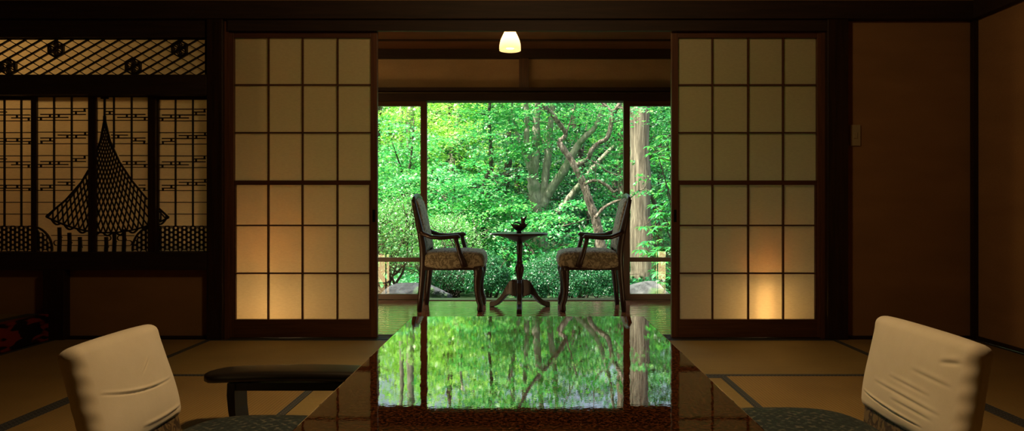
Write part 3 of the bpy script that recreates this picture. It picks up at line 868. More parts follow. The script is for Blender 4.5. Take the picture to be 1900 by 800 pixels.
# ---- floor chairs with white covers
def floor_chair(side, xb, zt_lean, yn, yf, cov_h, label, creases, cov_bot=.09):
    """side -1: left chair facing +X; the back leans away from the table"""
    W = yf - yn; cy = (yn + yf) / 2
    t = empty('legless_chair', (xb, cy, .0012), 0, label, 'floor chair', 'covered floor chairs at the low table')
    lean = zt_lean
    ca, sa = math.cos(lean), math.sin(lean)
    def place(v):                       # local: (n towards the table, s along Y, u up the back)
        n, s, u = v
        X = (n * ca - u * sa); Z = (u * ca + n * sa)
        return (-side * X, s, Z + .02)
    H = cov_h
    hx, hy = .032, W / 2
    b = rbox(hx, hy, H / 2, .031, 2, 84, 80)
    out = []
    r2 = np.random.default_rng(3 if side < 0 else 8)
    for n, s, u in b.v:
        uu = u + H / 2; sN = s / hy; uN = uu / H
        front = max(0, min(1, (n + hx * .3) / (hx * .7)))
        puff = .020 * (1 - sN ** 4) * (1 - (2 * uN - 1) ** 4)
        dn = (puff * (1 if n > 0 else -.5)) if abs(n) > 1e-4 else 0
        # creases on the front
        for (s0, u0, s1, u1, amp, wd, bow) in creases:
            k = (sN - s0) / (s1 - s0) if s1 != s0 else 0
            if 0 <= k <= 1:
                uc = u0 + (u1 - u0) * k + bow * 4 * k * (1 - k)
                d = (uN - uc) / wd
                fade = math.sin(PI * k) ** .6 * min(1, max(0, (.90 - abs(sN)) * 8))
                dn += front * fade * amp * (math.exp(-d * d) - 1.5 * math.exp(-((d + 1.3) * 1.6) ** 2))
        # small gathers along the near edge
        if sN < -.86: dn += .0014 * min(1, (-.86 - sN) * 20) * math.sin(uN * 40 + sN * 9) * (1 if n > 0 else .4)
        ds = -.012 * (2 * uN - 1) ** 2 * sN + .004 * math.sin(uN * 7) * sN
        du = -.006 * abs(sN) ** 3 * max(0, uN - .5) * 2
        # corner tuck
        cdx = (abs(sN) - .93) / .08; cdz = (uN - .94) / .08
        if uN > .8 and abs(sN) > .8: dn += .004 * math.exp(-(cdx ** 2 + cdz ** 2)) * (1 if n > 0 else -1)
        out.append(place((n + dn, s + ds, uu + du + cov_bot)))
    b.v = out
    b.build('white_cover', M['cover'], t, smooth=True)
    # upholstered back under the cover, reaching the seat
    b = rbox(.024, hy - .02, .12, .02, 2, 16, 8)
    b.v = [place((n, s * (1 - .10 * (u < 0) * (abs(u) / .12)), u + .125)) for n, s, u in b.v]
    b.build('backrest', M['brocade'], t, smooth=True)
    # bent-wood seat shell
    sh = rbox(.26, hy - .015, .010, .009, 20, 12, 1)
    sh.v = [(-side * (x + .25), y * (1 - .12 * max(0, x / .26) ** 2), z + .020 + .02 * max(0, -(x + .12) / .14) ** 2) for x, y, z in sh.v]
    tag(sh.build('seat_board', M['furn'], t, smooth=True), 'dark wooden seat board')
    for q in (-1, 1):
        ft = MB(); ft.box(-side * .02 if side < 0 else -.46, -side * .46 if side < 0 else -.02, q * (hy - .06) - .012, q * (hy - .06) + .012, 0, .011)
        ft.build('runner', M['furn'], t)
    return t
creL = [(-.82, .55, .75, .42, .0045, .013, -.05), (.1, .57, .35, .69, .003, .012, 0), (-.2, .12, .97, .13, .004, .018, -.02), (.2, .04, .97, .06, .004, .015, 0)]
creR = [(-.45, .15, .9, .20, .005, .012, -.02), (-.1, .03, .95, .07, .005, .014, -.01), (-.7, .33, .6, .36, .0022, .02, 0), (-.5, .45, .3, .47, .0015, .02, 0), (-.8, .60, -.1, .62, .0015, .025, 0), (-.6, .26, .2, .27, .002, .02, 0), (-.9, .84, -.55, .78, .003, .03, 0)]
floor_chair(-1, -1.20, math.radians(17), 1.880, 2.33, .345, 'legless floor chair with a white cloth cover left of the low table', creL)
floor_chair(1, 1.235, math.radians(11), 1.885, 2.455, .350, 'legless floor chair with a white cloth cover right of the low table', creR, .085)

# ---- cushions lying on the seats
def cushion(x, y, hx, hy, z0, th, label):
    b = MB(); n, m = 56, 12
    ring = []
    for i in range(m + 1):
        f = i / m; r = math.sin(f * PI / 2)
        for k in range(n):
            a = 2 * PI * k / n; c, s_ = math.cos(a), math.sin(a); e = 2 / 3.2
            ux = math.copysign(abs(c) ** e, c); uy = math.copysign(abs(s_) ** e, s_)
            b.v.append((hx * r * ux, hy * r * uy, th / 2 * (1 - r ** 3.0) ** .62))
    for i in range(m):
        for k in range(n):
            j = (k + 1) % n; b.f.append((i * n + k, i * n + j, (i + 1) * n + j, (i + 1) * n + k))
    N0 = len(b.v)
    b.v += [(p[0], p[1], -p[2] * .9) for p in b.v[:N0]]
    b.f += [tuple(N0 + q for q in f[::-1]) for f in b.f[:]]
    t = empty('floor_cushion', (x, y, z0 + th / 2 * .9), 0, label, 'cushion', 'patterned cushions on the floor chairs')
    body = b.build('cushion_body', M['zab'], t, smooth=True)
    e = 2 / 3.2; pts = []
    for k in range(49):
        a = 2 * PI * k / 48; c, s_ = math.cos(a), math.sin(a)
        pts.append((hx * 1.0 * math.copysign(abs(c) ** e, c), hy * 1.0 * math.copysign(abs(s_) ** e, s_), 0))
    MB().tube(pts, .0045, 6).build('piping', M['zab'], body, smooth=True)
    return t
cushion(-.885, 2.08, .285, .30, .033, .105, 'dark patterned cushion on the left floor chair')
cushion(.90, 2.16, .29, .31, .033, .105, 'dark patterned cushion on the right floor chair')

# ---- black armrest
ar = empty('armrest', (-.865, 2.55, .0012), 0, 'black lacquered armrest standing on the mat behind the left floor chair', 'armrest')
b = MB(); n = 28
prof = []
rows = []
for i in range(n + 1):
    f = i / n; x = -.362 + .724 * f
    zt = .212 + .012 * (1 - (2 * f - 1) ** 2) ; e = min(f, 1 - f) * .724
    th = .040 if e > .09 else .040 * (.80 + .20 * math.sqrt(max(0, 1 - (1 - e / .09) ** 2)))
    drop = 0 if e > .09 else .006 * (1 - e / .09) ** 2
    yw = .075 if e > .10 else .075 * (.45 + .55 * math.sqrt(max(0, 1 - (1 - e / .10) ** 2)))
    ring = []
    for k in range(16):
        a = 2 * PI * k / 16; c, s_ = math.cos(a), math.sin(a); ex = .5
        ring.append((x, yw * math.copysign(abs(c) ** ex, c) + .012 * math.sin(f * PI) * 0, zt - drop - th / 2 + th / 2 * math.copysign(abs(s_) ** ex, s_)))
    rows.append(ring)
for r in rows: b.v += r
for i in range(n):
    for k in range(16):
        j = (k + 1) % 16; b.f.append((i * 16 + k, i * 16 + j, (i + 1) * 16 + j, (i + 1) * 16 + k))
b.f.append(tuple(range(16))[::-1]); b.f.append(tuple(n * 16 + k for k in range(16)))
b.build('top_rest', M['lacquer'], ar, smooth=True)
box(-.25, .25, -.05, .05, .146, .176).build('apron', M['lacquer'], ar, bevel=.003)
for s in (-1, 1):
    l = MB(); zz = [.176, .13, .07, .0]; xo = [.264, .266, .260, .248]; xi = [.236, .236, .234, .226]
    for i in range(3):
        q0, q1 = sorted((s * xi[i], s * xo[i])); p0, p1 = sorted((s * xi[i + 1], s * xo[i + 1]))
        l.quad_prism([(p0, -.055, zz[i + 1]), (p1, -.055, zz[i + 1]), (p1, .055, zz[i + 1]), (p0, .055, zz[i + 1])], [(q0, -.055, zz[i]), (q1, -.055, zz[i]), (q1, .055, zz[i]), (q0, .055, zz[i])])
    l.build('leg', M['lacquer'], ar)

# ---- armchairs in the sunroom
def armchair():
    t = empty('armchair', (0, 0, 0))
    # local: x forward, y sideways
    for s in (-1, 1):
        # rear leg + back stile in one piece
        y = s * .19
        MB().tube([(-.272, s * .195, 0), (-.262, s * .193, .12), (-.245, y, .30), (-.238, y, .42), (-.243, y, .52), (-.262, y, .64), (-.290, y, .76), (-.310, y, .85), (-.322, y, .905)],
                  [.018, .022, .026, .029, .029, .027, .023, .019, .016], 8, 'square').build('rear_leg', M['furn'], t, smooth=True)
        # cabriole front leg
        MB().tube([(.222, s * .205, 0), (.218, s * .205, .018), (.222, s * .205, .055), (.205, s * .203, .10), (.196, s * .2, .17), (.198, s * .2, .25), (.208, s * .2, .32), (.200, s * .2, .37)],
                  [.022, .025, .024, .022, .025, .031, .041, .042], 10).build('front_leg', M['furn'], t, smooth=True)
        # arm with curved support
        a = MB()
        a.tube([(-.262, s * .205, .648), (-.235, s * .222, .628), (-.17, s * .243, .604), (-.09, s * .252, .598), (.0, s * .252, .606), (.045, s * .25, .610), (.062, s * .248, .600)],
               [(.018, .020), (.020, .019), (.024, .018), (.025, .0175), (.024, .0175), (.021, .017), (.011, .010)], 10)
        a.tube([(.030, s * .249, .602), (.036, s * .249, .56), (.050, s * .247, .51), (.068, s * .243, .45), (.088, s * .238, .40), (.098, s * .232, .365)],
               [.019, .018, .018, .021, .027, .028], 10)
        a.build('arm', M['furn'], t, smooth=True)
    # seat rail
    r = MB(); r.box(-.245, .225, -.215, -.19, .335, .385); r.box(-.245, .225, .19, .215, .335, .385); r.box(.2, .225, -.215, .215, .335, .385); r.box(-.245, -.22, -.2, .2, .335, .385)
    r.build('seat_rail', M['furn'], t, bevel=.004)
    # upholstered seat: boxed side + domed top
    b = rbox(.252, .236, .064, .045, 22, 22, 6)
    v2 = []
    for x, y, z in b.v:
        k = max(0, 1 - (x / .255) ** 4) * max(0, 1 - (y / .24) ** 4)
        tz = z + (.030 * k if z > 0 else 0)
        pinch = .006 * math.exp(-((z - .022) / .008) ** 2)
        sx = math.copysign(pinch, x) if abs(x) > .2 else 0; sy = math.copysign(pinch, y) if abs(y) > .18 else 0
        wdt = 1.0 - .06 * (x < 0) * abs(x) / .25
        v2.append((x - sx + .004, (y - sy) * wdt, tz + .406 + (.006 * math.sin(x * 15) if z < -.05 else 0)))
    b.v = v2
    seat = b.build('seat', M['seat'], t, smooth=True, subsurf=1)
    pts = []
    for k in range(41):
        a_ = 2 * PI * k / 40; c, s_ = math.cos(a_), math.sin(a_); e = .32
        pts.append((.252 * math.copysign(abs(c) ** e, c) + .004, .236 * math.copysign(abs(s_) ** e, s_), .428))
    MB().tube(pts, .004, 6).build('welt', M['seat'], seat, smooth=True)
    # upholstered back pad between stiles
    b = rbox(.020, .172, .205, .018, 3, 14, 16)
    v2 = []
    for x, y, z in b.v:
        f = (z + .205) / .41
        k = (1 - (y / .18) ** 4) * (1 - (2 * f - 1) ** 4)
        xx = -.245 - .078 * f ** 1.15
        v2.append((xx + x + (.016 * k if x > 0 else 0) + .012, y, .475 + .02 + f * .405 + (.022 * (1 - (y / .17) ** 2) if f > .9 else 0) * (f - .9) / .1))
    b.v = v2
    b.build('back_pad', M['seat'], t, smooth=True)
    # crest rail with a small arch
    c = MB(); c.tube([(-.318, -.205, .905), (-.318, -.17, .913), (-.319, -.09, .930), (-.320, 0, .938), (-.319, .09, .930), (-.318, .17, .913), (-.318, .205, .905)],
                     [(.012, .015), (.016, .02), (.017, .022), (.018, .023), (.017, .022), (.016, .02), (.012, .015)], 10)
    c.build('crest_rail', M['furn'], t, smooth=True)
    c = MB(); c.tube([(-.247, -.185, .487), (-.247, .185, .487)], [.014, .014], 8); c.build('lower_back_rail', M['furn'], t, smooth=True)
    return t
ch = armchair()
ch.location = (-.598, 5.545, -.001)
tag(ch, 'carved wooden armchair with a pale damask seat, left of the small round table', 'armchair', 'armchairs facing each other in the sunroom')
ch2 = copy_tree(ch); ch2.location = (.508, 5.545, -.001); ch2.rotation_euler = (0, 0, PI)
ch2['label'] = 'carved wooden armchair with a pale damask seat, right of the small round table'

# ---- tripod side table
SX, SY = -.062, 5.5
st = empty('side_table', (SX, SY, -.001), 0, 'small round tripod table of dark wood between the two armchairs', 'side table')
b = MB(); b.lathe([(0, .627), (.215, .627), (.226, .631), (.234, .628), (.236, .620), (.230, .612), (.215, .609), (0, .609)], 48); b.build('round_top', M['furn'], st, smooth=True)
b = MB(); b.lathe([(0, .610), (.160, .610), (.150, .603), (.055, .566), (.03, .556), (0, .556)], 40); b.build('top_bearer', M['furn'], st, smooth=True)
b = MB(); b.lathe([(0, .56), (.024, .56), (.026, .535), (.024, .50), (.022, .44), (.022, .40), (.028, .392), (.028, .384), (.023, .378), (.032, .366), (.038, .345), (.037, .32), (.029, .285), (.024, .26), (.024, .245), (.031, .236), (.031, .226), (.034, .215), (.036, .17), (.034, .135), (.020, .118), (0, .113)], 32)
b.build('turned_column', M['furn'], st, smooth=True)
for k, a0 in enumerate((-PI / 2, PI / 6, 5 * PI / 6)):
    d = Vector((math.cos(a0), math.sin(a0), 0)); sdv = Vector((-d.y, d.x, 0))
    b = MB()
    prof = [(1.07 * q[0], q[1], q[2]) for q in [(.018, .243, .10), (.06, .240, .108), (.088, .224, .116), (.112, .186, .106), (.138, .140, .078), (.168, .096, .044), (.198, .066, .018), (.228, .050, .004), (.252, .045, .0), (.268, .038, .0)]]
    up, lo, wdt = [], [], .022
    ring = []
    for r, zt, zb in prof:
        p = d * r
        ring.append([tuple(p - sdv * wdt + Vector((0, 0, zb))), tuple(p + sdv * wdt + Vector((0, 0, zb))), tuple(p + sdv * wdt * .8 + Vector((0, 0, zt))), tuple(p - sdv * wdt * .8 + Vector((0, 0, zt)))])
    for r in ring: b.v += r
    for i in range(len(ring) - 1):
        for q in range(4):
            j = (q + 1) % 4; b.f.append((i * 4 + q, i * 4 + j, (i + 1) * 4 + j, (i + 1) * 4 + q))
    b.f.append((0, 1, 2, 3)); e = (len(ring) - 1) * 4; b.f.append((e, e + 1, e + 2, e + 3))
    b.build('leg', M['furn'], st, bevel=.004)

# ---- carved ornament on the side table
OX = (963 - VX) / F * SY
orn = empty('carved_ornament', (OX, SY, .6265), 0, 'dark carved bird-like ornament with an upturned tail on the round table', 'ornament')
s = SY / F
b = MB(); b.lathe([(0, 0), (.021, 0), (.0205, .012), (.018, .022), (.02, .03), (0, .034)], 24); b.build('foot', M['furn'], orn, smooth=True)
# boat-shaped body: thick shell, pointed ends, hollow above
def boat():
    b = MB(); n, m = 22, 14
    for i in range(n + 1):
        f = i / n; x = (-16 + 33 * f) * s
        k = max(.02, math.sin(PI * f)) ** .75
        zc = (15 + 3.0 * (2 * f - 1) ** 2) * s; dep = 11.5 * s * k; wy = .040 * k
        for j in range(m):
            a = PI + PI * j / (m - 1)
            b.v.append((x, wy * math.cos(a), zc + dep * math.sin(a)))
        for j in range(m):
            a = 2 * PI - PI * j / (m - 1)
            b.v.append((x, wy * .8 * math.cos(a), zc + (dep * .45) * math.sin(a)))
    mm = 2 * m
    for i in range(n):
        for j in range(mm):
            q = (j + 1) % mm; b.f.append((i * mm + j, i * mm + q, (i + 1) * mm + q, (i + 1) * mm + j))
    b.f.append(tuple(range(mm))); b.f.append(tuple(n * mm + k for k in range(mm)))
    return b
boat().build('body', M['furn'], orn, smooth=True)
b = MB(); b.tube([(-11 * s, 0, 17 * s), (-7 * s, 0, 20 * s), (-2 * s, 0, 19.5 * s), (3 * s, 0, 16.5 * s), (7 * s, 0, 14 * s)], [.003, .006, .007, .007, .005], 8); b.build('head_loop', M['furn'], orn, smooth=True)
b = MB()
b.tube([(8 * s, 0, 11 * s), (8 * s, 0, 18 * s), (6.5 * s, 0, 24 * s), (4 * s, 0, 30 * s)], [.022, .019, .013, .006], 10)
b.tube([(7 * s, 0, 20 * s), (10 * s, 0, 26 * s), (14 * s, 0, 31 * s)], [.016, .012, .005], 10)
b.build('upturned_tail', M['furn'], orn, smooth=True)

# ================================================================== GARDEN
def ground_z(x, y):
    return -.42 + .02 * np.sin(x * 1.3) + np.clip(y - 12.0, 0, 60) * .17 + .10 * np.sin(x * .6 + y * .4)
def make_ground():
    xs = np.linspace(-26, 26, 90); ys = np.linspace(6.12, 46, 90)
    b = MB()
    for y in ys:
        for x in xs: b.v.append((x, y, float(ground_z(x, y))))
    n = len(xs)
    for j in range(len(ys) - 1):
        for i in range(n - 1): b.f.append((j * n + i, j * n + i + 1, (j + 1) * n + i + 1, (j + 1) * n + i))
    return b
o = make_ground().build('ground', M['ground'], smooth=True)
tag(o, 'mossy garden ground rising into the wooded slope', 'ground', None, 'structure')

def unit(v): return v / np.maximum(np.linalg.norm(v, axis=1, keepdims=True), 1e-9)
LOBES = [(-2.2, .55), (-1.15, .85), (0, 1.0), (1.15, .85), (2.2, .55)]
def leaf_geo(c, nrm, size, kind, aspect=.5, tang=None):
    """returns verts (M,3), face loops, loop counts arrays for N leaves"""
    N = len(c); nrm = unit(nrm)
    if tang is None: tang = rng.normal(size=(N, 3))
    t = unit(tang - nrm * np.sum(tang * nrm, axis=1, keepdims=True)); bt = np.cross(nrm, t)
    if kind == 'diamond':
        loc = np.array([(-.5, 0, 0), (-.05, -aspect / 2, .07), (.5, 0, -.04), (-.05, aspect / 2, .07)]); faces = [(0, 1, 2, 3)]
    elif kind == 'blade':
        loc = np.array([(0, 0, 0), (.3, -aspect / 2, .04), (.65, -aspect / 2.4, .02), (1, 0, -.14), (.65, aspect / 2.4, .02), (.3, aspect / 2, .04), (.5, 0, 0)])
        faces = [(0, 1, 2, 6), (6, 2, 3, 4), (0, 6, 4, 5)]
    else:
        pts = [(-.12, 0, 0)]
        for i, (a, r) in enumerate(LOBES):
            if i: 
                am = (LOBES[i - 1][0] + a) / 2; pts.append((.26 * math.cos(am), .26 * math.sin(am), .02))
            pts.append((.5 * r * math.cos(a), .5 * r * math.sin(a), -.05))
        loc = np.array(pts)      # 0 centre, 1 tip0, 2 notch, 3 tip1 ...
        faces = [(0, 1, 2), (0, 2, 3, 4), (0, 4, 5, 6), (0, 6, 7, 8), (0, 8, 9)]
    k = len(loc)
    v = (c[:, None, :] + size[:, None, None] * (loc[None, :, 0, None] * t[:, None, :] + loc[None, :, 1, None] * bt[:, None, :] + loc[None, :, 2, None] * nrm[:, None, :])).reshape(-1, 3)
    fl = np.concatenate([np.array(f) for f in faces]); cnt = np.array([len(f) for f in faces])
    loops = (np.arange(N)[:, None] * k + fl[None, :]).reshape(-1); counts = np.tile(cnt, N)
    return v, loops, counts
def leaf_obj(name, geo, m, parent=None, base=None):
    vs, ls, cs = [], [], []; off = 0
    for v, l, c in geo:
        vs.append(v); ls.append(l + off); cs.append(c); off += len(v)
    v = np.concatenate(vs); l = np.concatenate(ls); c = np.concatenate(cs)
    if base is not None: v = v - np.array(base)
    me = bpy.data.meshes.new(name); me.vertices.add(len(v)); me.vertices.foreach_set('co', v.astype(np.float32).ravel())
    me.loops.add(len(l)); me.loops.foreach_set('vertex_index', l.astype(np.int32))
    me.polygons.add(len(c)); st_ = np.concatenate([[0], np.cumsum(c)[:-1]])
    me.polygons.foreach_set('loop_start', st_.astype(np.int32))
    me.update(calc_edges=True); me.validate()
    me.materials.append(m)
    o = bpy.data.objects.new(name, me); col.objects.link(o)
    if parent: o.parent = parent
    return o
def curve_pts(pts, sub=5, jit=0.0):
    """Catmull-Rom through points"""
    pts = [Vector(p) for p in pts]; out = []
    for i in range(len(pts) - 1):
        p0, p1, p2, p3 = pts[max(i - 1, 0)], pts[i], pts[i + 1], pts[min(i + 2, len(pts) - 1)]
        for k in range(sub):
            t = k / sub
            q = .5 * ((2 * p1) + (p2 - p0) * t + (2 * p0 - 5 * p1 + 4 * p2 - p3) * t * t + (3 * p1 - p0 - 3 * p2 + p3) * t ** 3)
            if jit: q = q + Vector(rng.normal(size=3)) * jit
            out.append(q)
    out.append(pts[-1]); return out
def interp(a, n): return [a[0] + (a[1] - a[0]) * i / (n - 1) for i in range(n)] if isinstance(a, tuple) else list(np.interp(np.linspace(0, 1, n), np.linspace(0, 1, len(a)), a))
def sprays(center, rad, n, leaves_per, srad, lsize, kind='maple', flat=.06, tilt=.34, aspect=.5):
    """n flattened leaf sprays inside an ellipsoid; returns geometry and spray centres"""
    d = unit(rng.normal(size=(n, 3))) * (rng.random((n, 1)) ** (1 / 2.4))
    cs = np.array(center) + d * np.array(rad)
    tn = unit(np.array([0, -.12, 1.0]) + rng.normal(size=(n, 3)) * .24)
    N = n * leaves_per
    idx = np.repeat(np.arange(n), leaves_per)
    r = srad * np.sqrt(rng.random(N)) * (0.7 + .6 * rng.random(n))[idx]; a = rng.random(N) * 2 * PI
    nn = tn[idx]; u = unit(np.cross(nn, np.tile([[0.0, 1.0, .01]], (N, 1)))); v = np.cross(nn, u)
    p = cs[idx] + u * (r * np.cos(a))[:, None] + v * (r * np.sin(a))[:, None] + nn * (rng.normal(size=N) * srad * flat - .25 * r ** 2 / srad)[:, None]
    ln = unit(nn + rng.normal(size=(N, 3)) * tilt)
    sz = lsize * (.65 + .7 * rng.random(N))
    return leaf_geo(p, ln, sz, kind, aspect), cs
def tree(name, label, stems, crowns, barkm, leafm, group=None, cat='tree', twig_r=.008, base=None):
    """stems: list of (points, radii); crowns: dict(center, rad, n, leaves, srad, size, kind)"""
    base = Vector(base) if base else Vector(stems[0][0][0])
    t = empty(name, base, 0, label, cat, group)
    b = MB(); skel = []
    for pts, rr in stems:
        q = curve_pts(pts, 5, 0.0); R = interp(rr, len(q))
        R = [r * (1 + .10 * math.sin(i * 2.1)) for i, r in enumerate(R)]
        b.tube([p - base for p in q], R, 10); skel += q
    trunk = b.build('trunk', barkm, t, smooth=True)
    geo = []; tw = MB(); S = np.array([tuple(p) for p in skel])
    for c in crowns:
        g, cs = sprays(c['c'], c['r'], c['n'], c['lv'], c['sr'], c['sz'], c.get('kind', 'maple'), c.get('flat', .06), c.get('tilt', .34), c.get('asp', .5))
        geo.append(g)
        for k, q in enumerate(cs):
            if c.get('twigs', True) is False or k % c.get('every', 2): continue
            d = np.linalg.norm(S - q, axis=1) + np.maximum(0, S[:, 2] - q[2]) * .8; a = S[int(np.argmin(d))]
            L = np.linalg.norm(q - a)
            if L > 5: continue
            mid = (a + q) / 2 + rng.normal(size=3) * .09 * L + np.array([0, 0, .07 * L])
            tw.tube([Vector(p) - base for p in curve_pts([a, mid, q], 3)], interp((twig_r * (.8 + .35 * L), .003), 7), 5)
    if tw.v: tw.build('twigs', barkm, trunk, smooth=True)
    if geo: leaf_obj('foliage', geo, leafm, t, base)
    return t
def PP(seq, D): return [P(x, y, D if not isinstance(D, (list, tuple)) else D[i]) for i, (x, y) in enumerate(seq)]
def up_to(p, q_px): return p
def PC(x, y, D): return tuple(P(x, y, D))

# ---- cedar trunks at right
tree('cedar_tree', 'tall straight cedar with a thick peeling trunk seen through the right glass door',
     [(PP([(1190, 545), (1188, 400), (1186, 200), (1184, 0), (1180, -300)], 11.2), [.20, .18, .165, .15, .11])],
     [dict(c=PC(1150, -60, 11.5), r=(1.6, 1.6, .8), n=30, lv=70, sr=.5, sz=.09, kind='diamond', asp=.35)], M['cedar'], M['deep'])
tree('cedar_tree', 'slim pale cedar trunk just left of the thick cedar, half hidden by the door stile',
     [(PP([(1156, 500), (1155, 350), (1153, 150), (1150, -300)], 13.5), [.11, .10, .09, .07])],
     [dict(c=PC(1120, -40, 13.5), r=(1.3, 1.3, .8), n=20, lv=60, sr=.5, sz=.09, kind='diamond', asp=.35)], M['cedar'], M['deep'])

# ---- gnarled tree
D = 10.0
gst = [(PP([(1120, 500), (1112, 440), (1106, 410), (1094, 376), (1082, 340), (1070, 316), (1058, 294), (1042, 272), (1037, 262)], D), [.085, .075, .068, .064, .060, .055, .050, .050, .042]),
       (PP([(1037, 262), (1050, 250), (1041, 234), (1024, 212), (1004, 190), (980, 160), (960, 120)], [10, 10, 9.9, 9.8, 9.7, 9.6, 9.5]), [.036, .034, .036, .036, .032, .024, .014]),
       (PP([(1066, 310), (1080, 301), (1092, 294), (1097, 280), (1110, 266), (1125, 258), (1132, 240), (1137, 212), (1148, 196), (1160, 170)], [10, 10, 10, 9.9, 9.9, 9.8, 9.8, 9.8, 9.7, 9.7]), [.036, .035, .034, .038, .034, .034, .034, .036, .03, .02]),
       (PP([(1137, 212), (1130, 202), (1118, 192), (1105, 180)], 9.8), [.022, .02, .016, .01]),
       (PP([(1084, 342), (1098, 336), (1112, 337), (1128, 346), (1138, 356), (1146, 352)], 9.8), [.026, .026, .026, .026, .02, .012]),
       (PP([(1096, 298), (1112, 306), (1126, 318), (1148, 326), (1168, 334)], 9.9), [.016, .015, .014, .012, .008]),
       (PP([(1104, 405), (1120, 386), (1142, 374), (1166, 368), (1182, 356), (1196, 350)], 9.6), [.024, .022, .02, .018, .014, .008]),
       (PP([(1050, 250), (1058, 226), (1066, 200), (1070, 180)], 9.9), [.012, .011, .009, .007])]
tree('gnarled_tree', 'old gnarled tree with a twisted forking trunk left of the thick cedar', gst,
     [dict(c=PC(1060, 190, 9.8), r=(.9, .5, .25), n=16, lv=42, sr=.22, sz=.06), dict(c=PC(1110, 310, 9.7), r=(.45, .4, .22), n=10, lv=26, sr=.16, sz=.05),
      dict(c=PC(1160, 210, 9.6), r=(.3, .4, .25), n=9, lv=34, sr=.2, sz=.06), dict(c=PC(1190, 345, 9.4), r=(.25, .2, .25), n=8, lv=18, sr=.14, sz=.055),
      dict(c=PC(1020, 60, 9.6), r=(1.2, .8, .6), n=34, lv=50, sr=.3, sz=.06)], M['gnarl'], M['maple'])

# ---- multi-stemmed tree
D = 13.0
mst = [(PP([(1004, 480), (1000, 430), (996, 385), (991, 350), (988, 325)], D), [.17, .15, .14, .13, .11]),
       (PP([(988, 325), (982, 302), (977, 268), (978, 230), (976, 195), (972, 120), (968, 40)], D), [.07, .06, .058, .055, .05, .04, .03]),
       (PP([(990, 325), (993, 300), (995, 262), (995, 225), (998, 195), (1004, 110), (1006, 0)], D), [.09, .085, .08, .075, .07, .055, .04]),
       (PP([(985, 315), (976, 294), (966, 268), (957, 240), (950, 205), (944, 150)], D), [.055, .05, .045, .04, .035, .02]),
       (PP([(1003, 420), (1006, 372), (1010, 345), (1014, 310), (1019, 270), (1021, 235), (1030, 160), (1034, 70)], D), [.10, .085, .08, .078, .075, .06, .05, .03]),
       (PP([(1016, 290), (1010, 268), (1001, 253), (994, 240)], D), [.035, .03, .022, .015]),
       (PP([(1004, 385), (1012, 368), (1026, 346), (1045, 318), (1060, 292), (1072, 270), (1086, 254), (1104, 236), (1114, 214), (1128, 170), (1140, 100)], [13, 13, 12.9, 12.8, 12.7, 12.6, 12.5, 12.4, 12.3, 12.2, 12]), [.11, .10, .09, .085, .075, .065, .06, .05, .045, .035, .02]),
       (PP([(1034, 395), (1050, 376), (1070, 350), (1096, 318), (1122, 288), (1150, 262)], 14.0), [.08, .075, .07, .06, .05, .03])]
tree('branching_tree', 'grey-barked tree with many leaning stems behind the round table', mst,
     [dict(c=PC(960, 255, 12.6), r=(.9, .7, .55), n=22, lv=60, sr=.32, sz=.07), dict(c=PC(1080, 230, 12.9), r=(1.0, .8, .7), n=24, lv=60, sr=.34, sz=.07),
      dict(c=PC(1040, 90, 12.4), r=(2.2, 1.2, 1.0), n=60, lv=70, sr=.42, sz=.08), dict(c=PC(980, 395, 12.0), r=(1.0, .5, .35), n=20, lv=55, sr=.28, sz=.065)], M['smooth'], M['maple'])

# ---- slender trunks
def slim(pxs, D, r, label, crowns, leafm, group=None, barkm=None):
    return tree('slender_tree', label, [(PP(pxs, D), r)], crowns, barkm or M['twig'], leafm, group)
slim([(893, 470), (895, 420), (898, 380), (897, 350), (905, 325), (911, 300), (910, 260), (907, 215), (912, 150), (905, 60)], 12.5, [.06, .055, .05, .045, .045, .04, .035, .03, .025, .02],
     'slender dark-stemmed maple rising left of the round table', [dict(c=PC(905, 240, 12.3), r=(.9, .6, .8), n=34, lv=64, sr=.34, sz=.075), dict(c=PC(880, 360, 11.8), r=(.9, .5, .7), n=34, lv=60, sr=.30, sz=.07), dict(c=PC(900, 100, 12.3), r=(1.3, .9, .8), n=36, lv=70, sr=.4, sz=.08)], M['maple'])
slim([(747, 470), (746, 380), (744, 250), (745, 120), (740, -40)], 15.5, [.06, .055, .05, .045, .03],
     'thin straight trunk in the middle of the left glass door', [dict(c=PC(735, 300, 15), r=(1.0, .7, 1.2), n=40, lv=64, sr=.4, sz=.085)], M['maple'], None, M['smooth'])
slim([(766, 470), (764, 360), (761, 235), (762, 120), (768, -60)], 15.0, [.10, .095, .09, .08, .05],
     'pale thicker trunk beside the stile of the left glass door', [dict(c=PC(775, 230, 14.6), r=(.9, .7, 1.0), n=26, lv=64, sr=.4, sz=.085)], M['maple2'], None, M['smooth'])
slim([(822, 430), (836, 330), (844, 270), (848, 235), (852, 195), (858, 110)], 17, [.08, .07, .065, .06, .055, .03],
     'slanting slender trunk near the left edge of the open gap', [dict(c=PC(830, 260, 16), r=(1.3, .9, 1.2), n=50, lv=64, sr=.45, sz=.09)], M['maple2'], None, M['smooth'])
slim([(812, 470), (832, 340), (838, 260), (836, 190), (834, 80)], 18.5, [.10, .09, .08, .08, .06],
     'dark upright trunk at upper left of the open gap', [dict(c=PC(845, 150, 18), r=(2.0, 1.2, 1.4), n=46, lv=70, sr=.5, sz=.10)], M['maple2'])
slim([(930, 460), (940, 340), (946, 260), (949, 200), (951, 80)], 17, [.11, .10, .09, .09, .06],
     'brown trunk above the round table, left of the grey leaning stems', [dict(c=PC(940, 200, 17), r=(1.6, .9, 1.2), n=46, lv=64, sr=.45, sz=.09)], M['maple'])

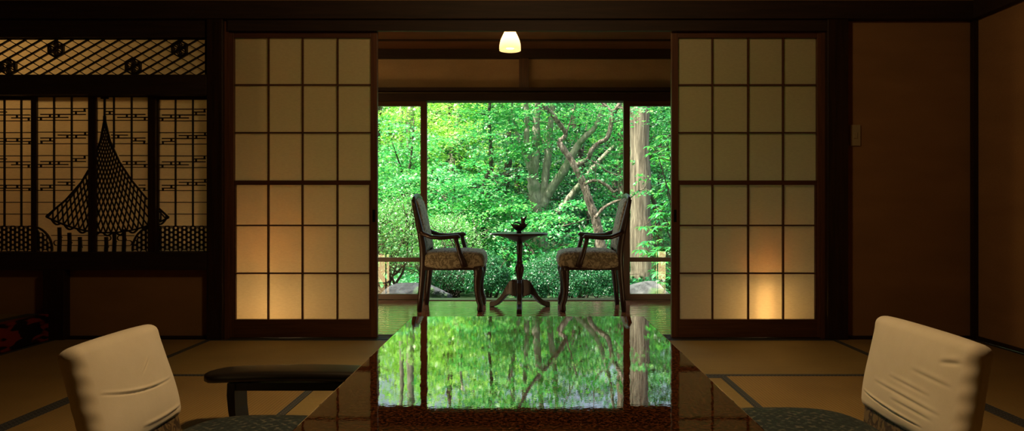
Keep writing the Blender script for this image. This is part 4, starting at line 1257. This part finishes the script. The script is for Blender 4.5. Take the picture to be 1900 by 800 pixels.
# ---- broad maples filling the middle distance: layered sprays
def maple(px_, D, z0, h, spread, label, n, lv, leafm, sz, sr, trunk_r=.09, low=.35, group=None):
    x = (px_ - VX) / F * D; g = float(ground_z(x, D)); base = (x, D, g - .05)
    lean = rng.normal() * .25
    pts = [base, (x + lean * .3, D, g + h * .3), (x + lean, D + .1, g + h * .62), (x + lean * 1.3, D, g + h * .95)]
    stems = [(pts, [trunk_r, trunk_r * .8, trunk_r * .55, trunk_r * .2])]
    for k in range(3):
        a = rng.random() * 2 * PI; f = .3 + .15 * k
        p = Vector(pts[1]).lerp(Vector(pts[2]), k / 3)
        stems.append(([tuple(p), (p.x + math.cos(a) * spread * .35, p.y + math.sin(a) * spread * .3, p.z + h * .14), (p.x + math.cos(a) * spread * .75, p.y + math.sin(a) * spread * .6, p.z + h * .26)], [trunk_r * .5, trunk_r * .35, trunk_r * .12]))
    cz = g + h * (low + 1) / 2
    return tree('maple_tree', label, stems, [dict(c=(x + lean * .7, D, cz), r=(spread, spread * .75, h * (1 - low) / 2 * 1.08), n=n, lv=lv, sr=sr, sz=sz, every=3)], M['twig'], leafm, group)
maple(835, 12.6, 0, 2.3, 1.35, 'low bright maple with layered sprays behind the left armchair', 64, 110, M['maple'], .072, .38, .05, .1)
maple(1010, 11.8, 0, 1.5, 1.75, 'low spreading maple with pale sunlit sprays just behind the round table', 60, 100, M['maple'], .066, .36, .04, .0)
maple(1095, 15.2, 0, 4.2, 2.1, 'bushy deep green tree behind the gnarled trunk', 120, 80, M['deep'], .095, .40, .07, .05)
maple(930, 15.5, 0, 2.7, 1.9, 'dark leafy tree behind the round table, shade put into its leaf colour', 90, 64, M['deep'], .085, .36, .07, .02)
maple(725, 13.5, 0, 3.0, 1.3, 'young maple with drooping sprays behind the left glass door', 64, 104, M['maple'], .072, .38, .05, .1)
maple(1228, 13.0, 0, 3.6, 1.2, 'leafy tree to the right of the thick cedar', 80, 60, M['maple'], .08, .34, .06, .05)
BG = 'trees of the background wood'
lb = 'leafy background tree merging into the bright green wood'
k = 0
for (q, D_, h, sp_, lm_) in [(700, 19, 5.0, 2.0, 'maple2'), (790, 20, 6.2, 2.2, 'maple2'), (880, 21, 5.2, 2.2, 'maple'), (960, 19.5, 5.6, 2.0, 'maple2'), (1050, 20, 4.2, 2.0, 'maple'), (1140, 18.5, 5.2, 2.0, 'deep'), (1230, 19, 4.4, 2.1, 'maple'),
                              (650, 25, 6.5, 2.8, 'maple2'), (760, 26, 5.4, 2.7, 'maple2'), (860, 27, 7.4, 2.6, 'maple2'), (960, 26, 5.2, 2.6, 'maple'), (1060, 27, 4.6, 2.4, 'maple2'), (1180, 26, 5.8, 2.5, 'maple'), (1290, 25, 6.5, 2.6, 'deep'),
                              (720, 34, 6.2, 3.8, 'maple2'), (860, 35, 5.2, 3.8, 'maple2'), (1000, 36, 6.4, 3.6, 'maple2'), (1110, 34, 4.0, 3.4, 'maple'), (1250, 35, 5.6, 3.6, 'maple2')]:
    near = D_ < 23
    sc_ = D_ / 20
    maple(q, D_, 0, h, sp_, lb, 80, 100, M[lm_], .10 * sc_, .62 * sc_, .10 * sc_, .04 if near else .02, BG)

# ---- undergrowth carpet
def undergrowth():
    N = 26000
    y = 9.6 + 18 * rng.random(N) ** 1.3; x = (rng.random(N) - .5) * .62 * y
    z = ground_z(x, y) + (.05 + .45 * rng.random(N) * (y > 11.5) + .12 * rng.random(N)) 
    p = np.stack([x, y, z], 1)
    nn = unit(np.array([0, -.3, 1.0]) + rng.normal(size=(N, 3)) * .6)
    g = leaf_geo(p, nn, (.05 + .004 * y) * (.6 + .8 * rng.random(N)), 'diamond', .6)
    o = leaf_obj('undergrowth', [g], M['low'])
    tag(o, 'low leafy undergrowth covering the slope between the trees', 'undergrowth', None, 'stuff')
undergrowth()

# ---- clipped azalea mounds
def azalea(xpx, ytop, D, w, d, h_over, label, n, stems=14, leafm=None, size=.026, bottom=.28):
    leafm = leafm or M['azalea']
    top = P(xpx, ytop, D); x = top.x; g = float(ground_z(x, D)); H = top.z - g
    t = empty('azalea_bush', (x, D, g - .02), 0, label, 'bush', 'clipped bushes in front of the sunroom')
    u = unit(rng.normal(size=(n, 3))); u[:, 2] = np.abs(u[:, 2]) * 1.0 - .25
    u = unit(u); r = .80 + .22 * rng.random(n) ** .6 + .05 * np.sin(u[:, 0] * 9) * np.sin(u[:, 1] * 7 + u[:, 2] * 8)
    inner = rng.random(n) < .25; r[inner] *= .55 + .4 * rng.random(inner.sum())
    p = np.stack([u[:, 0] * r * w / 2, u[:, 1] * r * d / 2, H * bottom + .02 + (H * (1 - bottom)) * (.15 + .85 * u[:, 2] * r)], 1)
    keep = p[:, 2] > .10 * H; p, u = p[keep], u[keep]
    nn = unit(u * .7 + np.array([0, 0, .5]) + rng.normal(size=(len(p), 3)) * .7)
    leaf_obj('foliage', [leaf_geo(p, nn, size * (.6 + .8 * rng.random(len(p))), 'diamond', .5)], leafm, t)
    b = MB()
    for k in range(stems):
        a = rng.random() * 2 * PI; f = .25 + .6 * rng.random()
        e = Vector((math.cos(a) * w / 2 * f, math.sin(a) * d / 2 * f, H * (.55 + .3 * rng.random())))
        s0 = Vector((math.cos(a) * w * .10 + rng.normal() * .04, math.sin(a) * d * .1, 0)); m1 = s0.lerp(e, .4) + Vector((rng.normal() * .08, rng.normal() * .08, .02))
        b.tube(curve_pts([s0, m1, e], 4), interp((.016, .005), 9), 6)
        for q in range(2):
            e2 = e + Vector(rng.normal(size=3)) * .14 * w; b.tube(curve_pts([m1, m1.lerp(e2, .5) + Vector(rng.normal(size=3)) * .05, e2], 3), interp((.009, .003), 7), 5)
    b.build('branches', M['twig'], t, smooth=True)
    return t
azalea(905, 468, 9.2, .62, .8, 0, 'clipped round bush between the left armchair and the round table', 15000)
azalea(1060, 465, 9.0, 1.42, 1.0, 0, 'wide clipped bush behind and right of the round table', 33000, 22)
azalea(835, 476, 9.5, .85, .8, 0, 'twiggy bush behind the seat of the left armchair, beside the rock', 9000, 26)
azalea(985, 500, 8.5, .42, .4, 0, 'small bush in the gap behind the column of the round table', 6000, 10)
# ---- pale open shrub at left
def open_shrub(xpx, D, w, d, zt, label, n, leafm, cat='shrub'):
    x = (xpx - VX) / F * D; g = float(ground_z(x, D)); H = zt - g
    t = empty('twisted_shrub', (x, D, g - .02), 0, label, cat)
    b = MB(); tips = []
    for k in range(15):
        a = rng.random() * 2 * PI; f = .35 + .65 * rng.random()
        s0 = Vector((rng.normal() * .16 * w, rng.normal() * .08, 0)); e = Vector((math.cos(a) * w / 2 * f, math.sin(a) * d / 2 * f, H * (.55 + .42 * rng.random())))
        m1 = s0.lerp(e, .35) + Vector((rng.normal() * .14, rng.normal() * .1, rng.normal() * .05)); m2 = s0.lerp(e, .7) + Vector((rng.normal() * .14, rng.normal() * .1, rng.normal() * .06))
        q = curve_pts([s0, m1, m2, e], 4, .008); b.tube(q, interp((.020, .006), len(q)), 6)
        for j in range(5):
            o_ = q[int(len(q) * (.35 + .6 * rng.random())) - 1]; e2 = o_ + Vector((rng.normal() * .2 * w, rng.normal() * .16 * d, abs(rng.normal()) * .16 * H + .03))
            b.tube(curve_pts([o_, o_.lerp(e2, .5) + Vector(rng.normal(size=3)) * .04, e2], 3), interp((.008, .003), 7), 5); tips.append(e2)
        tips.append(e)
    b.build('branches', M['twig'], t, smooth=True)
    T = np.array([tuple(q) for q in tips]); idx = rng.integers(0, len(T), n)
    p = T[idx] + rng.normal(size=(n, 3)) * np.array([.12, .12, .085])
    sh = rng.random(n) < .55
    u = unit(rng.normal(size=(n, 3))); u[:, 2] = np.abs(u[:, 2])
    p[sh] = np.stack([u[sh, 0] * w / 2, u[sh, 1] * d / 2, H * (.40 + .58 * u[sh, 2])], 1) * (.86 + .14 * rng.random((sh.sum(), 1)))
    nn = unit(np.array([0, -.1, .8]) + rng.normal(size=(n, 3)) * .7)
    leaf_obj('foliage', [leaf_geo(p, nn, .030 * (.6 + .8 * rng.random(n)), 'diamond', .5)], leafm, t)
    return t
open_shrub(725, 8.7, 1.15, .9, .98, 'big rounded shrub with tangled dark branches behind the left glass door', 11000, M['palebush'])
open_shrub(830, 10.2, 1.2, .8, .80, 'tangled twiggy shrub behind the back of the left armchair', 8000, M['palebush'])

# ---- rhododendron at right with whorled blades
def rhodo(xs, label):
    b = MB(); geo = []; base = P(1262, 560, 8.6); base.z = float(ground_z(base.x, base.y))
    t = empty('rhododendron', base, 0, label, 'shrub')
    def whorl(p, n, L, drop):
        a = rng.random() * PI + np.arange(n) * 2 * PI / n + rng.normal(size=n) * .15
        tg = np.stack([np.cos(a), np.sin(a), -drop + rng.normal(size=n) * .25], 1); nn = np.stack([np.zeros(n), np.zeros(n), np.ones(n)], 1) + tg * .2 + rng.normal(size=(n, 3)) * .15
        return leaf_geo(np.tile(np.array(p), (n, 1)), nn, L * (.75 + .5 * rng.random(n)), 'blade', .26, unit(tg))
    for (x, y, D, n) in xs:
        e = P(x, y, D); q = curve_pts([tuple(base + Vector(rng.normal(size=3)) * .05), tuple(base.lerp(e, .5) + Vector((.12, 0, -.05))), tuple(e)], 4)
        b.tube([v - base for v in q], interp((.018, .006), len(q)), 6)
        geo.append(whorl(e, 11, .135, .25))
        for k in range(n):
            p = e + Vector((rng.normal() * .13, rng.normal() * .16, rng.normal() * .12)); geo.append(whorl(p, 9, .09 + .04 * rng.random(), .15)); b.tube([e - base, p - base], [.006, .004], 5)
    b.build('branches', M['twig'], t, smooth=True); leaf_obj('foliage', geo, M['rhodo'], t, base)
rhodo([(1240, 275, 8.4, 7), (1222, 292, 8.3, 2), (1252, 300, 8.6, 8), (1236, 350, 8.8, 4), (1225, 395, 8.8, 8), (1242, 420, 8.6, 10), (1215, 430, 8.9, 8), (1232, 460, 8.7, 10), (1205, 470, 8.8, 6), (1222, 505, 8.6, 8), (1245, 520, 8.5, 8), (1260, 380, 8.8, 8), (1262, 470, 8.7, 8)],
      'glossy long-leaved shrub at the right edge behind the right glass door')

# ---- rocks
def rock(x0, x1, y0, y1, D, m, label, seed, depth=.4):
    c = P((x0 + x1) / 2, (y0 + y1) / 2, D); w = (x1 - x0) / F * D / 2; h = (y1 - y0) / F * D / 2
    r = np.random.default_rng(seed)
    bm = bmesh.new(); bmesh.ops.create_icosphere(bm, subdivisions=5, radius=1)
    N = unit(r.normal(size=(26, 3))); N[0] = (0, 0, 1); dd = .74 + .22 * r.random(26)
    ph = r.random((8, 2)) * 6; fr = r.normal(size=(8, 3)) * 9
    for v in bm.verts:
        d = np.array(v.co); k = N @ d
        rad = min(1.0, float(np.min(np.where(k > .2, dd / np.maximum(k, .2), 9))))
        rad += .012 * sum(math.sin(fr[q] @ d + ph[q, 0]) for q in range(8)) / 2 + .008 * math.sin(31 * d[0] + 5 * d[2]) * math.sin(27 * d[1] + 3)
        v.co = (d[0] * rad * w * 1.12, d[1] * rad * depth / 2, d[2] * rad * h * 1.6)
    me = bpy.data.meshes.new('garden_rock'); bm.to_mesh(me); bm.free(); me.materials.append(m)
    o = bpy.data.objects.new('garden_rock', me); col.objects.link(o)
    o.location = (c.x, c.y, c.z - h * .5)
    return tag(o, label, 'rock')
rock(712, 838, 522, 566, 8.25, M['rock'], 'blue-grey mossy rock low behind the left armchair legs', 4, .55)
rock(1160, 1238, 520, 562, 8.1, M['rock2'], 'pale weathered rock low behind the right glass door', 9, .45)
